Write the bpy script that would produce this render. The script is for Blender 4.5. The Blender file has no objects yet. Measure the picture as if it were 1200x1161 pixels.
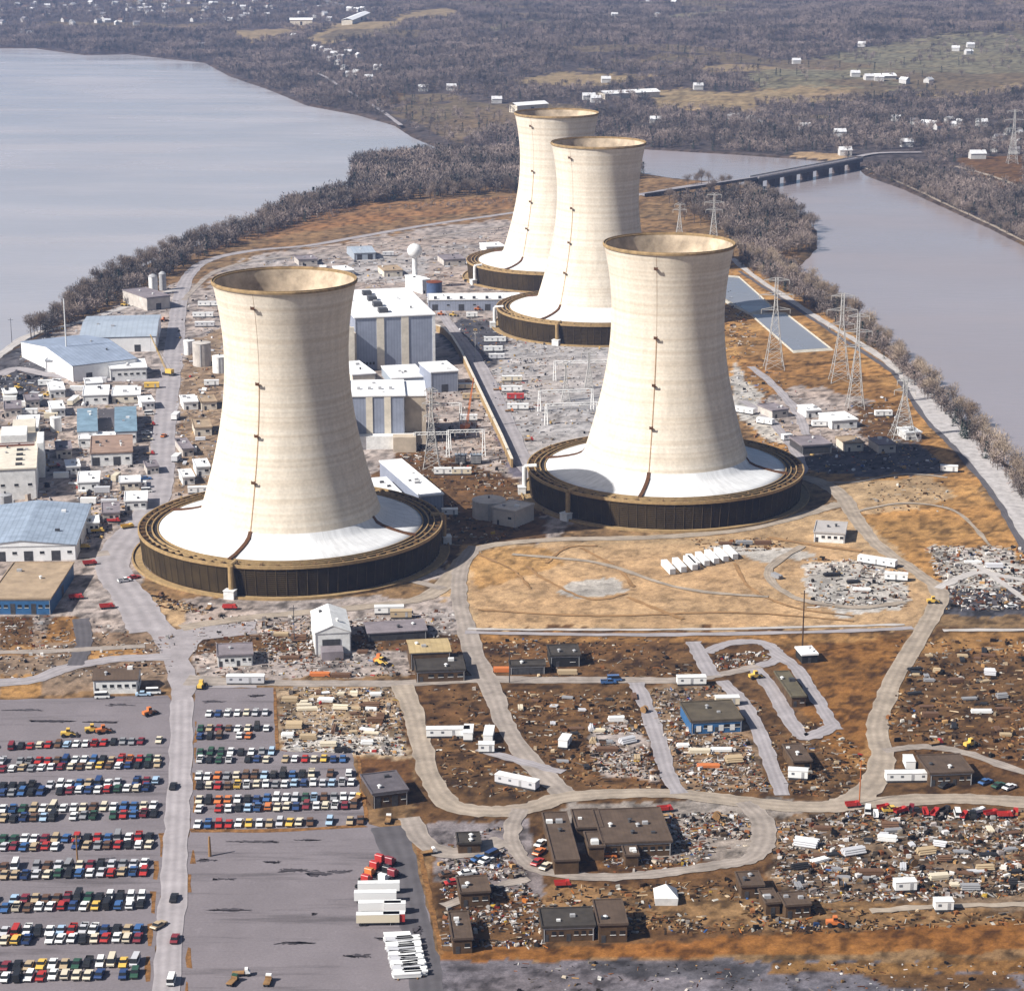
import bpy, math, random
import numpy as np
R = random.Random(7)
NR = np.random.RandomState(11)
scene = bpy.context.scene
COL = scene.collection
# ------------------------------------------------------------------ survey
F_PX, CAM_H, PITCH = 2601.1, 266.9, 0.270525          # lens (px on a 1200 px frame), camera height, downward pitch
CP, SP = math.cos(PITCH), math.sin(PITCH)

def G(px, py, z=0.0):
    """ground plan: the point of height z that the survey photo shows at px, py"""
    a = (px-600.0)/F_PX; b = (580.5-py)/F_PX
    dx, dy, dz = a, CP+b*SP, -SP+b*CP
    t = (z-CAM_H)/dz
    return (dx*t, dy*t, z)

def topix(x, y, z=0.0):
    d = y*CP-(z-CAM_H)*SP; u = y*SP+(z-CAM_H)*CP
    return 600+F_PX*x/d, 580.5-F_PX*u/d

def vnoise(x, y, seed=0):
    x = np.asarray(x, float); y = np.asarray(y, float)
    i = np.floor(x); j = np.floor(y); fx = x-i; fy = y-j
    fx = fx*fx*(3-2*fx); fy = fy*fy*(3-2*fy)
    def h(a, b):
        v = np.sin(a*127.1+b*311.7+seed*74.7)*43758.5453
        return v-np.floor(v)
    return (h(i, j)*(1-fx)+h(i+1, j)*fx)*(1-fy)+(h(i, j+1)*(1-fx)+h(i+1, j+1)*fx)*fy
def fbm(x, y, seed=0, o=4):
    s = 0; a = .5; t = 0
    for k in range(o):
        s = s+a*vnoise(np.asarray(x)*2**k, np.asarray(y)*2**k, seed+k*3); t += a; a *= .55
    return s/t
def pip(x, y, poly):
    x = np.asarray(x, float); y = np.asarray(y, float)
    ins = np.zeros(x.shape, bool); n = len(poly)
    for k in range(n):
        x0, y0 = poly[k][:2]; x1, y1 = poly[(k+1) % n][:2]
        if y0 == y1: continue
        c = ((y0 > y) != (y1 > y)) & (x < (x1-x0)*(y-y0)/(y1-y0)+x0)
        ins ^= c
    return ins
def segdist(x, y, poly, closed=True):
    d = np.full(np.shape(x), 1e12)
    n = len(poly)
    for k in range(n if closed else n-1):
        x0, y0 = poly[k][:2]; x1, y1 = poly[(k+1) % n][:2]
        vx, vy = x1-x0, y1-y0; L = vx*vx+vy*vy+1e-9
        t = np.clip(((x-x0)*vx+(y-y0)*vy)/L, 0, 1)
        d = np.minimum(d, (x-x0-t*vx)**2+(y-y0-t*vy)**2)
    return np.sqrt(d)
def smooth(pts, n=6):
    out = []
    P = [pts[0]]+list(pts)+[pts[-1]]
    for i in range(1, len(P)-2):
        p0, p1, p2, p3 = (np.array(q, float) for q in P[i-1:i+3])
        for k in range(n):
            t = k/n
            out.append(.5*((2*p1)+(-p0+p2)*t+(2*p0-5*p1+4*p2-p3)*t*t+(-p0+3*p1-3*p2+p3)*t**3))
    out.append(np.array(pts[-1], float))
    return out
def lin(c): return tuple((v/255/12.92 if v/255 < .04045 else ((v/255+.055)/1.055)**2.4) for v in c)
KA = 0.60
def alb(*c): return tuple(min(.85, v*KA) for v in lin(c))

# ------------------------------------------------------------------ water outline
RIV_L = [(-900,62),(-200,58),(0,56),(40,56),(100,64),(150,63),(240,73),(270,89),(320,106),(360,123),(420,134),(462,146),(484,160),(510,171),(640,175),(700,173),
         (700,184),(600,183),(500,182),(440,180),(412,196),(405,226),(372,232),(340,240),(300,262),(250,280),(200,296),(150,316),(110,340),(80,362),(40,392),(0,412),(-60,450),(-150,600),(-260,900),(-420,1400),(-1500,1400),(-1500,62)]
RIV_R = [(680,165),(760,174),(850,179),(920,184),(1000,190),(1014,204),(1060,221),(1110,243),(1160,266),(1200,286),(1300,330),(1500,420),(2600,700),(2600,1400),(1800,1400),
         (1400,900),(1300,700),(1222,585),(1185,545),(1140,498),(1090,448),(1040,398),(985,356),(950,328),(935,312),(957,290),(957,268),(930,244),(890,218),(850,213),(790,208),(740,200),(690,186)]
def wpoly(p): return [G(a, b)[:2] for a, b in p]
WL, WR = wpoly(RIV_L), wpoly(RIV_R)
def river_sd(x, y):
    """metres from the water's edge, positive on land"""
    d = np.minimum(segdist(x, y, WL), segdist(x, y, WR))
    ins = pip(x, y, WL) | pip(x, y, WR)
    return np.where(ins, -d, d)
def ss(a, b, v):
    t = np.clip((v-a)/(b-a), 0, 1); return t*t*(3-2*t)
def height(x, y, sd=None):
    x = np.asarray(x, float); y = np.asarray(y, float)
    if sd is None: sd = river_sd(x, y)
    sdn = sd+3*(fbm(x/25, y/25, 5)-.5)*ss(-20, 0, sd)
    z = np.clip(-1.5+sdn*.35, -5, 0)
    hill = ss(60, 700, sd)*ss(2050, 3300, y)
    z = z+hill*(52*(fbm(x/900, y/620, 9, 3)-.42)+18*(fbm(x/260, y/230, 21, 3)-.5))
    z = z+ss(5200, 9500, y)*80
    z = np.where(sd > 10, np.maximum(z, -.15), z)
    return z
def GT(px, py):
    z = 0.0
    for _ in range(8):
        p = G(px, py, z); z = float(height(np.array([p[0]]), np.array([p[1]]))[0])
    return G(px, py, z)

# ------------------------------------------------------------------ materials
MATS = {}
def nt(name):
    m = bpy.data.materials.new(name); m.use_nodes = True
    return m, m.node_tree.nodes, m.node_tree.links, m.node_tree.nodes['Principled BSDF']
def M(name, col, rough=.8, var=.18, scale=.35, metal=0., bump=0., spec=.25, col2=None, stripe=None, coord='pos'):
    if name in MATS: return MATS[name]
    m, N, L, b = nt(name)
    b.inputs['Roughness'].default_value = rough; b.inputs['Metallic'].default_value = metal
    b.inputs['Specular IOR Level'].default_value = spec
    if coord == 'pos': co = N.new('ShaderNodeNewGeometry').outputs['Position']
    else: co = N.new('ShaderNodeTexCoord').outputs['Object']
    n1 = N.new('ShaderNodeTexNoise'); n1.inputs['Scale'].default_value = scale; n1.inputs['Detail'].default_value = 6; n1.inputs['Roughness'].default_value = .65
    L.new(co, n1.inputs['Vector'])
    r = N.new('ShaderNodeMapRange'); r.inputs[1].default_value = .3; r.inputs[2].default_value = .7
    L.new(n1.outputs['Fac'], r.inputs[0])
    c2 = col2 or tuple(v*(1-var*1.6) for v in col)
    mx = N.new('ShaderNodeMix'); mx.data_type = 'RGBA'
    mx.inputs[6].default_value = (*c2, 1); mx.inputs[7].default_value = (*(min(.9, v*(1+var*.5)) for v in col), 1)
    L.new(r.outputs[0], mx.inputs[0]); out = mx.outputs[2]
    if stripe:
        ax, per, amt = stripe
        tc = N.new('ShaderNodeTexCoord'); sx = N.new('ShaderNodeSeparateXYZ'); L.new(tc.outputs['Object'], sx.inputs[0])
        mm = N.new('ShaderNodeMath'); mm.operation = 'MULTIPLY'; mm.inputs[1].default_value = 1/per; L.new(sx.outputs[ax], mm.inputs[0])
        fr = N.new('ShaderNodeMath'); fr.operation = 'FRACT'; L.new(mm.outputs[0], fr.inputs[0])
        gt = N.new('ShaderNodeMath'); gt.operation = 'GREATER_THAN'; gt.inputs[1].default_value = .72; L.new(fr.outputs[0], gt.inputs[0])
        ml = N.new('ShaderNodeMath'); ml.operation = 'MULTIPLY'; ml.inputs[1].default_value = amt; L.new(gt.outputs[0], ml.inputs[0])
        m2 = N.new('ShaderNodeMix'); m2.data_type = 'RGBA'; m2.inputs[7].default_value = (*(v*.45 for v in col), 1)
        L.new(ml.outputs[0], m2.inputs[0]); L.new(out, m2.inputs[6]); out = m2.outputs[2]
    L.new(out, b.inputs['Base Color'])
    if bump:
        bp = N.new('ShaderNodeBump'); bp.inputs['Strength'].default_value = bump; bp.inputs['Distance'].default_value = .3
        L.new(n1.outputs['Fac'], bp.inputs['Height']); L.new(bp.outputs[0], b.inputs['Normal'])
    MATS[name] = m
    return m
def attr_mat(name, attr, rough=.9, var=.3, scales=(.05, .5, 2.2), bump=.0):
    m, N, L, b = nt(name)
    b.inputs['Roughness'].default_value = rough; b.inputs['Specular IOR Level'].default_value = .15
    a = N.new('ShaderNodeAttribute'); a.attribute_name = attr
    co = N.new('ShaderNodeNewGeometry').outputs['Position']
    prev = None
    for i, s in enumerate(scales):
        n = N.new('ShaderNodeTexNoise'); n.inputs['Scale'].default_value = s; n.inputs['Detail'].default_value = 5; n.inputs['Roughness'].default_value = .7
        L.new(co, n.inputs['Vector'])
        r = N.new('ShaderNodeMapRange'); r.inputs[1].default_value = .33; r.inputs[2].default_value = .67; r.inputs[3].default_value = 1-var; r.inputs[4].default_value = 1+var*.7
        L.new(n.outputs['Fac'], r.inputs[0])
        if prev is None: prev = r.outputs[0]
        else:
            mu = N.new('ShaderNodeMath'); mu.operation = 'MULTIPLY'; L.new(prev, mu.inputs[0]); L.new(r.outputs[0], mu.inputs[1]); prev = mu.outputs[0]
    v = N.new('ShaderNodeVectorMath'); v.operation = 'SCALE'
    L.new(a.outputs['Color'], v.inputs[0]); L.new(prev, v.inputs['Scale']); L.new(v.outputs[0], b.inputs['Base Color'])
    MATS[name] = m
    return m
def paint_mat(name, rough=.35):
    m, N, L, b = nt(name)
    o = N.new('ShaderNodeObjectInfo'); L.new(o.outputs['Color'], b.inputs['Base Color'])
    b.inputs['Roughness'].default_value = rough; b.inputs['Specular IOR Level'].default_value = .4
    MATS[name] = m
    return m
def twig_mat(name, c1, c2):
    m, N, L, b = nt(name)
    b.inputs['Roughness'].default_value = .9; b.inputs['Specular IOR Level'].default_value = .1
    o = N.new('ShaderNodeObjectInfo')
    n = N.new('ShaderNodeTexNoise'); n.inputs['Scale'].default_value = .012; n.inputs['Detail'].default_value = 4
    g = N.new('ShaderNodeNewGeometry'); L.new(g.outputs['Position'], n.inputs['Vector'])
    ad = N.new('ShaderNodeMath'); ad.operation = 'MULTIPLY_ADD'; ad.inputs[1].default_value = .6; L.new(o.outputs['Random'], ad.inputs[0])
    r = N.new('ShaderNodeMapRange'); r.inputs[1].default_value = .35; r.inputs[2].default_value = .65; r.inputs[3].default_value = -.25; r.inputs[4].default_value = .75
    L.new(n.outputs['Fac'], r.inputs[0]); L.new(r.outputs[0], ad.inputs[2])
    mx = N.new('ShaderNodeMix'); mx.data_type = 'RGBA'; mx.inputs[6].default_value = (*c1, 1); mx.inputs[7].default_value = (*c2, 1)
    L.new(ad.outputs[0], mx.inputs[0]); L.new(mx.outputs[2], b.inputs['Base Color'])
    MATS[name] = m
    return m
PAINT = paint_mat('vehicle_paint'); PAINT_M = paint_mat('sheet_paint', .6)
WHITE = M('white_sheet', (.72,.72,.71), .55, .16, .4)
CREAM = M('cream_sheet', (.66,.6,.5), .6, .15, .3)
GLASS = M('dark_glass', (.016,.018,.02), .2, .1, 1, spec=.5)
BLACK = M('black_rubber', (.02,.02,.02), .8, .2, 1)
DARKM = M('dark_metal', (.06,.06,.065), .5, .3, .8)
STEEL = M('grey_steel', (.36,.36,.37), .5, .2, .8)
GALV = M('galvanised_steel', (.40,.39,.375), .5, .12, .6)
CONC = M('concrete', (.5,.46,.42), .9, .2, .2)
TANC = M('tan_concrete', (.5,.42,.33), .9, .2, .15)
BLUEGREY = M('blue_grey_siding', alb(176,184,204), .6, .12, .2, stripe=(0, 1.6, .25))
PALEBLUE = M('pale_blue_roof', alb(200,212,226), .5, .10, .12, stripe=(0, 3.0, .16))
SKYBLUE = M('sky_blue_roof', alb(158,188,208), .55, .25, .2, stripe=(1, 2.2, .3))
BLUE = M('blue_trim', alb(70,125,180), .5, .2, .4)
WHITEROOF = M('white_roof', (.8,.8,.8), .6, .10, .08)
GREYROOF = M('grey_roof', alb(165,155,160), .8, .25, .15)
TANROOF = M('tan_roof', alb(205,180,150), .8, .22, .2)
BROWNROOF = M('brown_roof', alb(112,94,80), .9, .22, .25, stripe=(0, 1.2, .15))
DARKROOF = M('dark_roof', alb(84,78,72), .9, .3, .25)
BROWNWALL = M('brown_wall', alb(110,86,62), .9, .3, .4)
RUST = M('rusty_steel', alb(150,80,45), .8, .35, .6)
WOOD = M('weathered_wood', alb(180,140,95), .9, .3, .6)
YELLOW = M('machine_yellow', alb(235,170,40), .5, .15, .8)
RED = M('red_paint', alb(190,40,35), .5, .2, .8)

# ------------------------------------------------------------------ mesh builder
class MB:
    def __init__(s): s.v = []; s.f = []; s.m = []; s.mi = 0
    def add(s, vs, fs):
        o = len(s.v); s.v += [tuple(map(float, q)) for q in vs]
        for f in fs: s.f.append(tuple(o+i for i in f)); s.m.append(s.mi)
        return s
    def box(s, x0, x1, y0, y1, z0, z1, bottom=True):
        vs = [(x0,y0,z0),(x1,y0,z0),(x1,y1,z0),(x0,y1,z0),(x0,y0,z1),(x1,y0,z1),(x1,y1,z1),(x0,y1,z1)]
        fs = [(0,1,5,4),(1,2,6,5),(2,3,7,6),(3,0,4,7),(4,5,6,7)]
        if bottom: fs.append((3,2,1,0))
        return s.add(vs, fs)
    def rbox(s, cx, cy, z0, lx, ly, h, a=0):
        c, n = math.cos(a), math.sin(a)
        q = [(-lx/2,-ly/2),(lx/2,-ly/2),(lx/2,ly/2),(-lx/2,ly/2)]
        q = [(cx+x*c-y*n, cy+x*n+y*c) for x, y in q]
        return s.prism(q, z0, z0+h)
    def prism(s, poly, z0, z1):
        n = len(poly)
        vs = [(x,y,z0) for x,y in poly]+[(x,y,z1) for x,y in poly]
        fs = [(i,(i+1)%n,n+(i+1)%n,n+i) for i in range(n)]+[tuple(range(n,2*n)), tuple(range(n-1,-1,-1))]
        return s.add(vs, fs)
    def xprof(s, prof, y0, y1):
        """a side outline in x,z pushed out along y"""
        n = len(prof)
        vs = [(x,y0,z) for x,z in prof]+[(x,y1,z) for x,z in prof]
        fs = [(i,(i+1)%n,n+(i+1)%n,n+i) for i in range(n)]+[tuple(range(n-1,-1,-1)), tuple(range(n,2*n))]
        return s.add(vs, fs)
    def tube(s, p0, p1, r0, r1=None, n=6, caps=True):
        r1 = r0 if r1 is None else r1
        a = np.array(p0, float); b = np.array(p1, float); d = b-a; L = np.linalg.norm(d)
        if L < 1e-6: return s
        d /= L; u = np.cross(d, (0,0,1) if abs(d[2]) < .9 else (1,0,0)); u /= np.linalg.norm(u); w = np.cross(d, u)
        vs = [a+r0*(math.cos(t)*u+math.sin(t)*w) for t in (2*math.pi*k/n for k in range(n))]
        vs += [b+r1*(math.cos(t)*u+math.sin(t)*w) for t in (2*math.pi*k/n for k in range(n))]
        fs = [(i,(i+1)%n,n+(i+1)%n,n+i) for i in range(n)]
        if caps: fs += [tuple(range(n-1,-1,-1)), tuple(range(n,2*n))]
        return s.add(vs, fs)
    def lathe(s, prof, n=32, a0=0, a1=2*math.pi, cx=0, cy=0, close=False):
        full = abs(a1-a0-2*math.pi) < 1e-6; k = n if full else n+1
        vs = [(cx+r*math.cos(a0+(a1-a0)*i/n), cy+r*math.sin(a0+(a1-a0)*i/n), z) for i in range(k) for r, z in prof]
        m = len(prof); fs = []
        for i in range(n):
            j = (i+1) % k
            for q in range(m if close else m-1):
                q2 = (q+1) % m
                fs.append((i*m+q, j*m+q, j*m+q2, i*m+q2))
        return s.add(vs, fs)
    def build(s, name, mats, parent=None, loc=None, rz=0, smooth=False):
        me = bpy.data.meshes.new(name); me.from_pydata(s.v, [], s.f)
        for m in (mats if isinstance(mats, (list, tuple)) else [mats]): me.materials.append(m)
        if s.mi or any(s.m): me.polygons.foreach_set('material_index', s.m)
        if smooth: me.polygons.foreach_set('use_smooth', [True]*len(s.f))
        me.update()
        o = bpy.data.objects.new(name, me); COL.objects.link(o)
        if parent: o.parent = parent
        if loc is not None: o.location = loc
        if rz: o.rotation_euler = (0,0,rz)
        return o
REG = []
def tag(o, label, cat, group=None, px=0, share=False):
    o['label'] = label; o['category'] = cat
    if group: o['group'] = group
    REG.append((o, label, px, share)); return o
def empty(name, loc, rz=0):
    o = bpy.data.objects.new(name, None); o.empty_display_size = 1; COL.objects.link(o)
    o.location = loc; o.rotation_euler = (0,0,rz); return o
KIDS = {}
def copy_tree(o, parent=None):
    c = o.copy(); COL.objects.link(c)
    if parent: c.parent = parent
    for ch in list(o.children): copy_tree(ch, c)
    return c
def structure(o): o['kind'] = 'structure'; return o
# ------------------------------------------------------------------ ground sheet (fan grid), zones by what grows or lies there
GRASS = alb(156,124,88); DRY = alb(172,128,78); ORANGE = alb(200,152,94); SAND = alb(212,178,136); YARD = alb(196,181,172); ASPH = alb(140,133,146)
DARKA = alb(96,94,100); GRAVEL = alb(202,195,192); FOREST = alb(98,88,86); FIELD = alb(172,150,114); FIELD2 = alb(142,134,108); PALE = alb(222,214,204); BANK = alb(110,88,62)
BROWNG = alb(122,90,58)
ZONES = [  # pixel outline, albedo, speckle, raggedness in px
 ([(-900,-139),(2200,-139),(2200,320),(1200,294),(1000,194),(850,190),(700,178),(600,178),(480,176),(300,134),(-900,134)], FOREST, .5, 6),
 # fields over the river
 ([(330,30),(420,28),(440,36),(350,42)], FIELD, .2, 3), ([(355,50),(400,38),(520,15),(540,22),(440,46),(380,58)], FIELD, .2, 3),
 ([(265,40),(330,36),(352,46),(290,54)], FIELD, .2, 3),
 ([(600,98),(660,92),(700,96),(780,98),(700,106),(620,104)], FIELD, .2, 3), ([(815,85),(850,80),(915,84),(905,92),(830,96)], FIELD, .2, 2),
 ([(870,100),(950,72),(1010,58),(1080,50),(1200,44),(1300,44),(1300,92),(1100,104),(1000,110),(900,112)], FIELD2, .5, 6), ([(780,112),(860,112),(960,106),(1040,108),(1050,116),(940,122),(800,124)], FIELD, .3, 3),
 ([(1060,112),(1140,98),(1200,92),(1200,106),(1120,116)], FIELD, .3, 3), ([(760,112),(800,108),(900,128),(880,134),(770,128)], FIELD, .4, 3),
 ([(700,18),(780,22),(850,10),(900,14),(800,30)], FIELD2, .3, 3), ([(560,40),(640,33),(650,38),(580,48)], FIELD2, .3, 3),
 ([(380,112),(450,105),(520,120),(440,124)], BANK, .3, 3),
 ([(935,178),(985,180),(1003,186),(960,190),(920,186)], SAND, .2, 1.5),
 ([(1120,185),(1200,182),(1200,225),(1150,215)], BROWNG, .5, 4),
 # island
 ([(215,340),(420,330),(720,335),(740,560),(640,640),(520,680),(215,640)], YARD, .55, 6),
 ([(240,262),(420,232),(610,222),(760,205),(800,215),(600,262),(480,262),(370,278),(300,285),(250,302),(215,318),(180,340),(100,372),(90,350),(170,310)], GRASS, .6, 6),
 ([(270,258),(400,240),(600,232),(600,246),(480,256),(340,275),(260,290),(225,300)], alb(166,124,84), .7, 5),
 ([(250,320),(300,300),(480,270),(600,255),(640,270),(620,345),(500,345),(410,345),(240,345)], YARD, .55, 6),
 ([(400,330),(500,330),(500,300),(420,298)], GRAVEL, .4, 6),
 ([(560,262),(700,258),(720,330),(560,330)], YARD, .5, 6),
 ([(-60,440),(40,400),(110,370),(215,330),(260,345),(260,560),(180,640),(160,720),(100,780),(-60,800)], YARD, .6, 8),
 ([(-60,420),(60,385),(60,440),(40,470),(-60,480)], DARKA, .6, 6),
 ([(380,340),(720,340),(740,560),(640,640),(520,660),(400,620)], YARD, .55, 6),
 ([(590,400),(720,395),(720,520),(650,545),(600,520),(575,450)], GRAVEL, .35, 6),
 ([(512,385),(545,372),(600,380),(590,420),(560,440),(540,420)], DARKA, .3, 4),
 ([(540,400),(560,410),(620,545),(640,560),(600,560)], ASPH, .2, 3),
 ([(430,560),(480,520),(600,560),(640,600),(560,650),(520,650),(500,590)], BROWNG, .55, 5),
 ([(520,618),(600,590),(640,610),(640,632),(560,645),(520,690)], BROWNG, .6, 5),
 ([(215,400),(265,380),(265,570),(205,580)], alb(176,150,124), .5, 5),
 ([(840,300),(880,310),(1000,390),(1060,450),(1110,520),(1200,640),(1200,690),(1090,690),(1000,600),(960,560),(900,540),(860,470),(840,400)], ORANGE, .5, 6),
 ([(860,395),(960,395),(1060,470),(1100,530),(930,535),(880,460)], DRY, .6, 7),
 ([(855,420),(880,450),(930,520),(900,520),(860,480)], PALE, .4, 4),
 ([(930,495),(1010,480),(1100,535),(1115,556),(960,556),(925,535)], DARKA, .6, 5),
 ([(885,470),(940,450),(1020,470),(1060,520),(940,520)], YARD, .6, 6),
 ([(1000,470),(1060,480),(1080,520),(1010,510)], BROWNG, .5, 5),
 ([(980,566),(1090,556),(1120,580),(1060,600),(1000,600)], SAND, .3, 5),
 ([(1085,640),(1180,640),(1200,660),(1200,690),(1110,690)], PALE, .5, 6),
 ([(1110,690),(1200,690),(1200,722),(1105,722)], DARKA, .7, 4),
 ([(-60,440),(-20,440),(-20,900),(-60,900)], YARD, .4, 4),
 # sand flat in front of the towers
 ([(150,690),(300,730),(500,700),(545,640),(700,630),(860,625),(960,600),(1000,600),(1060,650),(1100,690),(1080,738),(550,738),(210,735)], SAND, .25, 6),
 ([(560,640),(700,636),(1000,640),(1090,700),(1070,732),(560,734),(545,690)], alb(218,180,136), .3, 5),
 ([(540,640),(640,640),(660,660),(560,690)], alb(205,160,105), .4, 5),
 ([(940,660),(1010,655),(1060,680),(1060,715),(980,720),(940,690)], PALE, .3, 6),
 ([(670,680),(720,676),(740,692),(680,702),(655,695)], PALE, .2, 3),
 ([(830,640),(920,640),(960,650),(900,660)], PALE, .3, 4),
 # strips and yards of the construction camp
 ([(-60,738),(210,738),(230,800),(-60,822)], alb(160,135,112), .6, 6), ([(0,750),(40,752),(40,768),(0,768)], DRY, .5, 3),
 ([(60,725),(95,725),(92,752),(50,752)], DRY, .5, 3), ([(0,722),(40,722),(36,756),(0,758)], BROWNG, .5, 3), ([(0,790),(50,790),(48,815),(0,818)], ORANGE, .4, 3), ([(105,760),(170,760),(172,772),(105,772)], ORANGE, .5, 2),
 ([(215,700),(540,700),(550,790),(225,795)], YARD, .6, 6), ([(215,745),(545,745),(550,760),(220,765)], BROWNG, .5, 4),
 ([(500,1125),(1200,1125),(1500,1125),(1500,1600),(500,1600)], alb(128,122,128), .5, 5),
 ([(545,735),(1120,738),(1320,735),(1320,1000),(1320,1112),(520,1120),(490,960),(470,800)], BROWNG, .6, 8),
 ([(560,742),(1090,742),(1060,800),(1040,880),(1000,920),(960,780),(900,752),(560,752)], DRY, .55, 5),
 ([(900,760),(1060,745),(1030,850),(990,900),(960,860)], alb(150,104,56), .6, 5),
 ([(1100,742),(1320,742),(1320,765),(1070,765)], DRY, .5, 5),
 ([(325,805),(470,805),(480,890),(415,885),(325,880)], alb(190,165,135), .5, 5), ([(330,862),(470,862),(472,884),(330,880)], PALE, .4, 3),
 ([(418,888),(480,890),(490,940),(430,945)], alb(120,84,52), .5, 3),
 ([(760,805),(860,800),(905,925),(790,925)], alb(160,132,104), .6, 6), ([(690,850),(750,850),(770,915),(700,910)], YARD, .5, 6),
 ([(500,965),(620,960),(640,1050),(520,1110)], alb(150,140,140), .5, 6), ([(500,1030),(630,1050),(640,1115),(515,1115)], BROWNG, .55, 6),
 ([(900,955),(1320,945),(1320,1065),(960,1075),(905,1030)], alb(142,118,94), .7, 8),
 ([(640,1035),(960,1050),(1200,1070),(1200,1085),(640,1090)], alb(160,124,84), .6, 7),
 ([(515,1112),(700,1108),(1320,1070),(1320,1112),(900,1120),(515,1126)], alb(160,108,56), .5, 5),
 ([(900,1128),(1320,1122),(1320,1140),(900,1140)], alb(160,118,70), .5, 6), ([(690,1128),(900,1128),(880,1150),(700,1140)], DARKA, .4, 5),
 ([(1010,1140),(1180,1142),(1200,1161),(1040,1161)], BROWNG, .4, 5),
 ([(640,1000),(880,1010),(900,960),(980,940),(880,935),(660,940)], alb(172,160,150), .5, 7),
]
def build_ground():
    ny, nx = 1350, 620
    Y = 300*(16000/300)**np.linspace(0, 1, ny)
    U = np.linspace(-.47, .47, nx)
    X = (U[None,:]*(Y[:,None]+60)).ravel(); YY = np.repeat(Y, nx)
    sd = np.full(X.shape, 900.)
    near = (YY < 8000)
    sd[near] = river_sd(X[near], YY[near])
    Z = height(X, YY, sd)
    px, py = topix(X, YY, 0)
    col = np.empty((len(X), 4), np.float32); col[:] = (*GRASS, .6)
    jx = (fbm(X/9, YY/9, 31, 4)-.5)*2; jy = (fbm(X/9, YY/9, 57, 4)-.5)*2
    for poly, c, sp, rag in ZONES:
        xs = [q[0] for q in poly]; ys = [q[1] for q in poly]
        w = (px > min(xs)-20) & (px < max(xs)+20) & (py > min(ys)-20) & (py < max(ys)+20)
        idx = np.nonzero(w)[0]
        if not len(idx): continue
        ins = pip(px[idx]+jx[idx]*rag*2, py[idx]+jy[idx]*rag*1.2, poly)
        col[idx[ins]] = (*c, sp)
    cl = (YY > 1900) & (YY < 7000) & (sd > 30) & (py < 196); cf = fbm(X/230, YY/300, 63, 4); q = cl & (cf < .36); col[q] = (*alb(132,116,92), .4); q = cl & (fbm(X/420, YY/380, 17, 3) > .6); col[q, :3] *= np.array([1.15, 1.1, 1.12])
    far = YY > 5400
    ff = fbm(X/500, YY/700, 77, 3)
    col[far & (ff > .56)] = (*FIELD2, .3)
    # the shore is bare mud and brush
    m = (sd < 6) & (sd > -40); col[m] = (*BANK, .6); m &= YY > 1700; col[m] = (*alb(96,82,74), .6)
    # tufts, worn patches and tracks: two scales of blotch, stronger where it is rough ground
    n1 = fbm(X/3.2, YY/3.2, 3, 3); n2 = fbm(X/28, YY/18, 13, 3)
    sp = col[:,3]
    n4 = vnoise(X/1.3, YY/1.3, 19); k = 1-1.1*sp*ss(.50, .70, n1)+.5*sp*ss(.48, .24, n1)-.55*sp*ss(.62, .9, n4)+.4*sp*ss(.35, .08, n4)
    k *= 1+.5*(n2-.5)
    col[:,:3] *= np.clip(k, .3, 1.7)[:,None]
    warm = (fbm(X/40, YY/26, 91, 3)-.5)*.35*sp
    col[:,0] *= 1+warm; col[:,2] *= 1-warm
    col[:,:3] = np.clip(col[:,:3], .01, .85)
    me = bpy.data.meshes.new('ground')
    nv = len(X); me.vertices.add(nv)
    me.vertices.foreach_set('co', np.stack([X, YY, Z], 1).astype(np.float32).ravel())
    ii = (np.arange(ny-1)[:,None]*nx+np.arange(nx-1)[None,:]).ravel()
    quads = np.stack([ii, ii+1, ii+nx+1, ii+nx], 1).astype(np.int32)
    nf = len(quads); me.loops.add(nf*4); me.polygons.add(nf)
    me.loops.foreach_set('vertex_index', quads.ravel())
    me.polygons.foreach_set('loop_start', np.arange(0, nf*4, 4, dtype=np.int32))
    me.polygons.foreach_set('use_smooth', np.ones(nf, bool))
    me.update(calc_edges=True)
    a = me.color_attributes.new('zone', 'FLOAT_COLOR', 'POINT'); col[:,3] = 1
    a.data.foreach_set('color', col.ravel())
    me.materials.append(attr_mat('ground_cover', 'zone', .95, .27, (.07, .55, 1.5)))
    o = bpy.data.objects.new('ground', me); COL.objects.link(o); structure(o)
build_ground()

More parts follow.
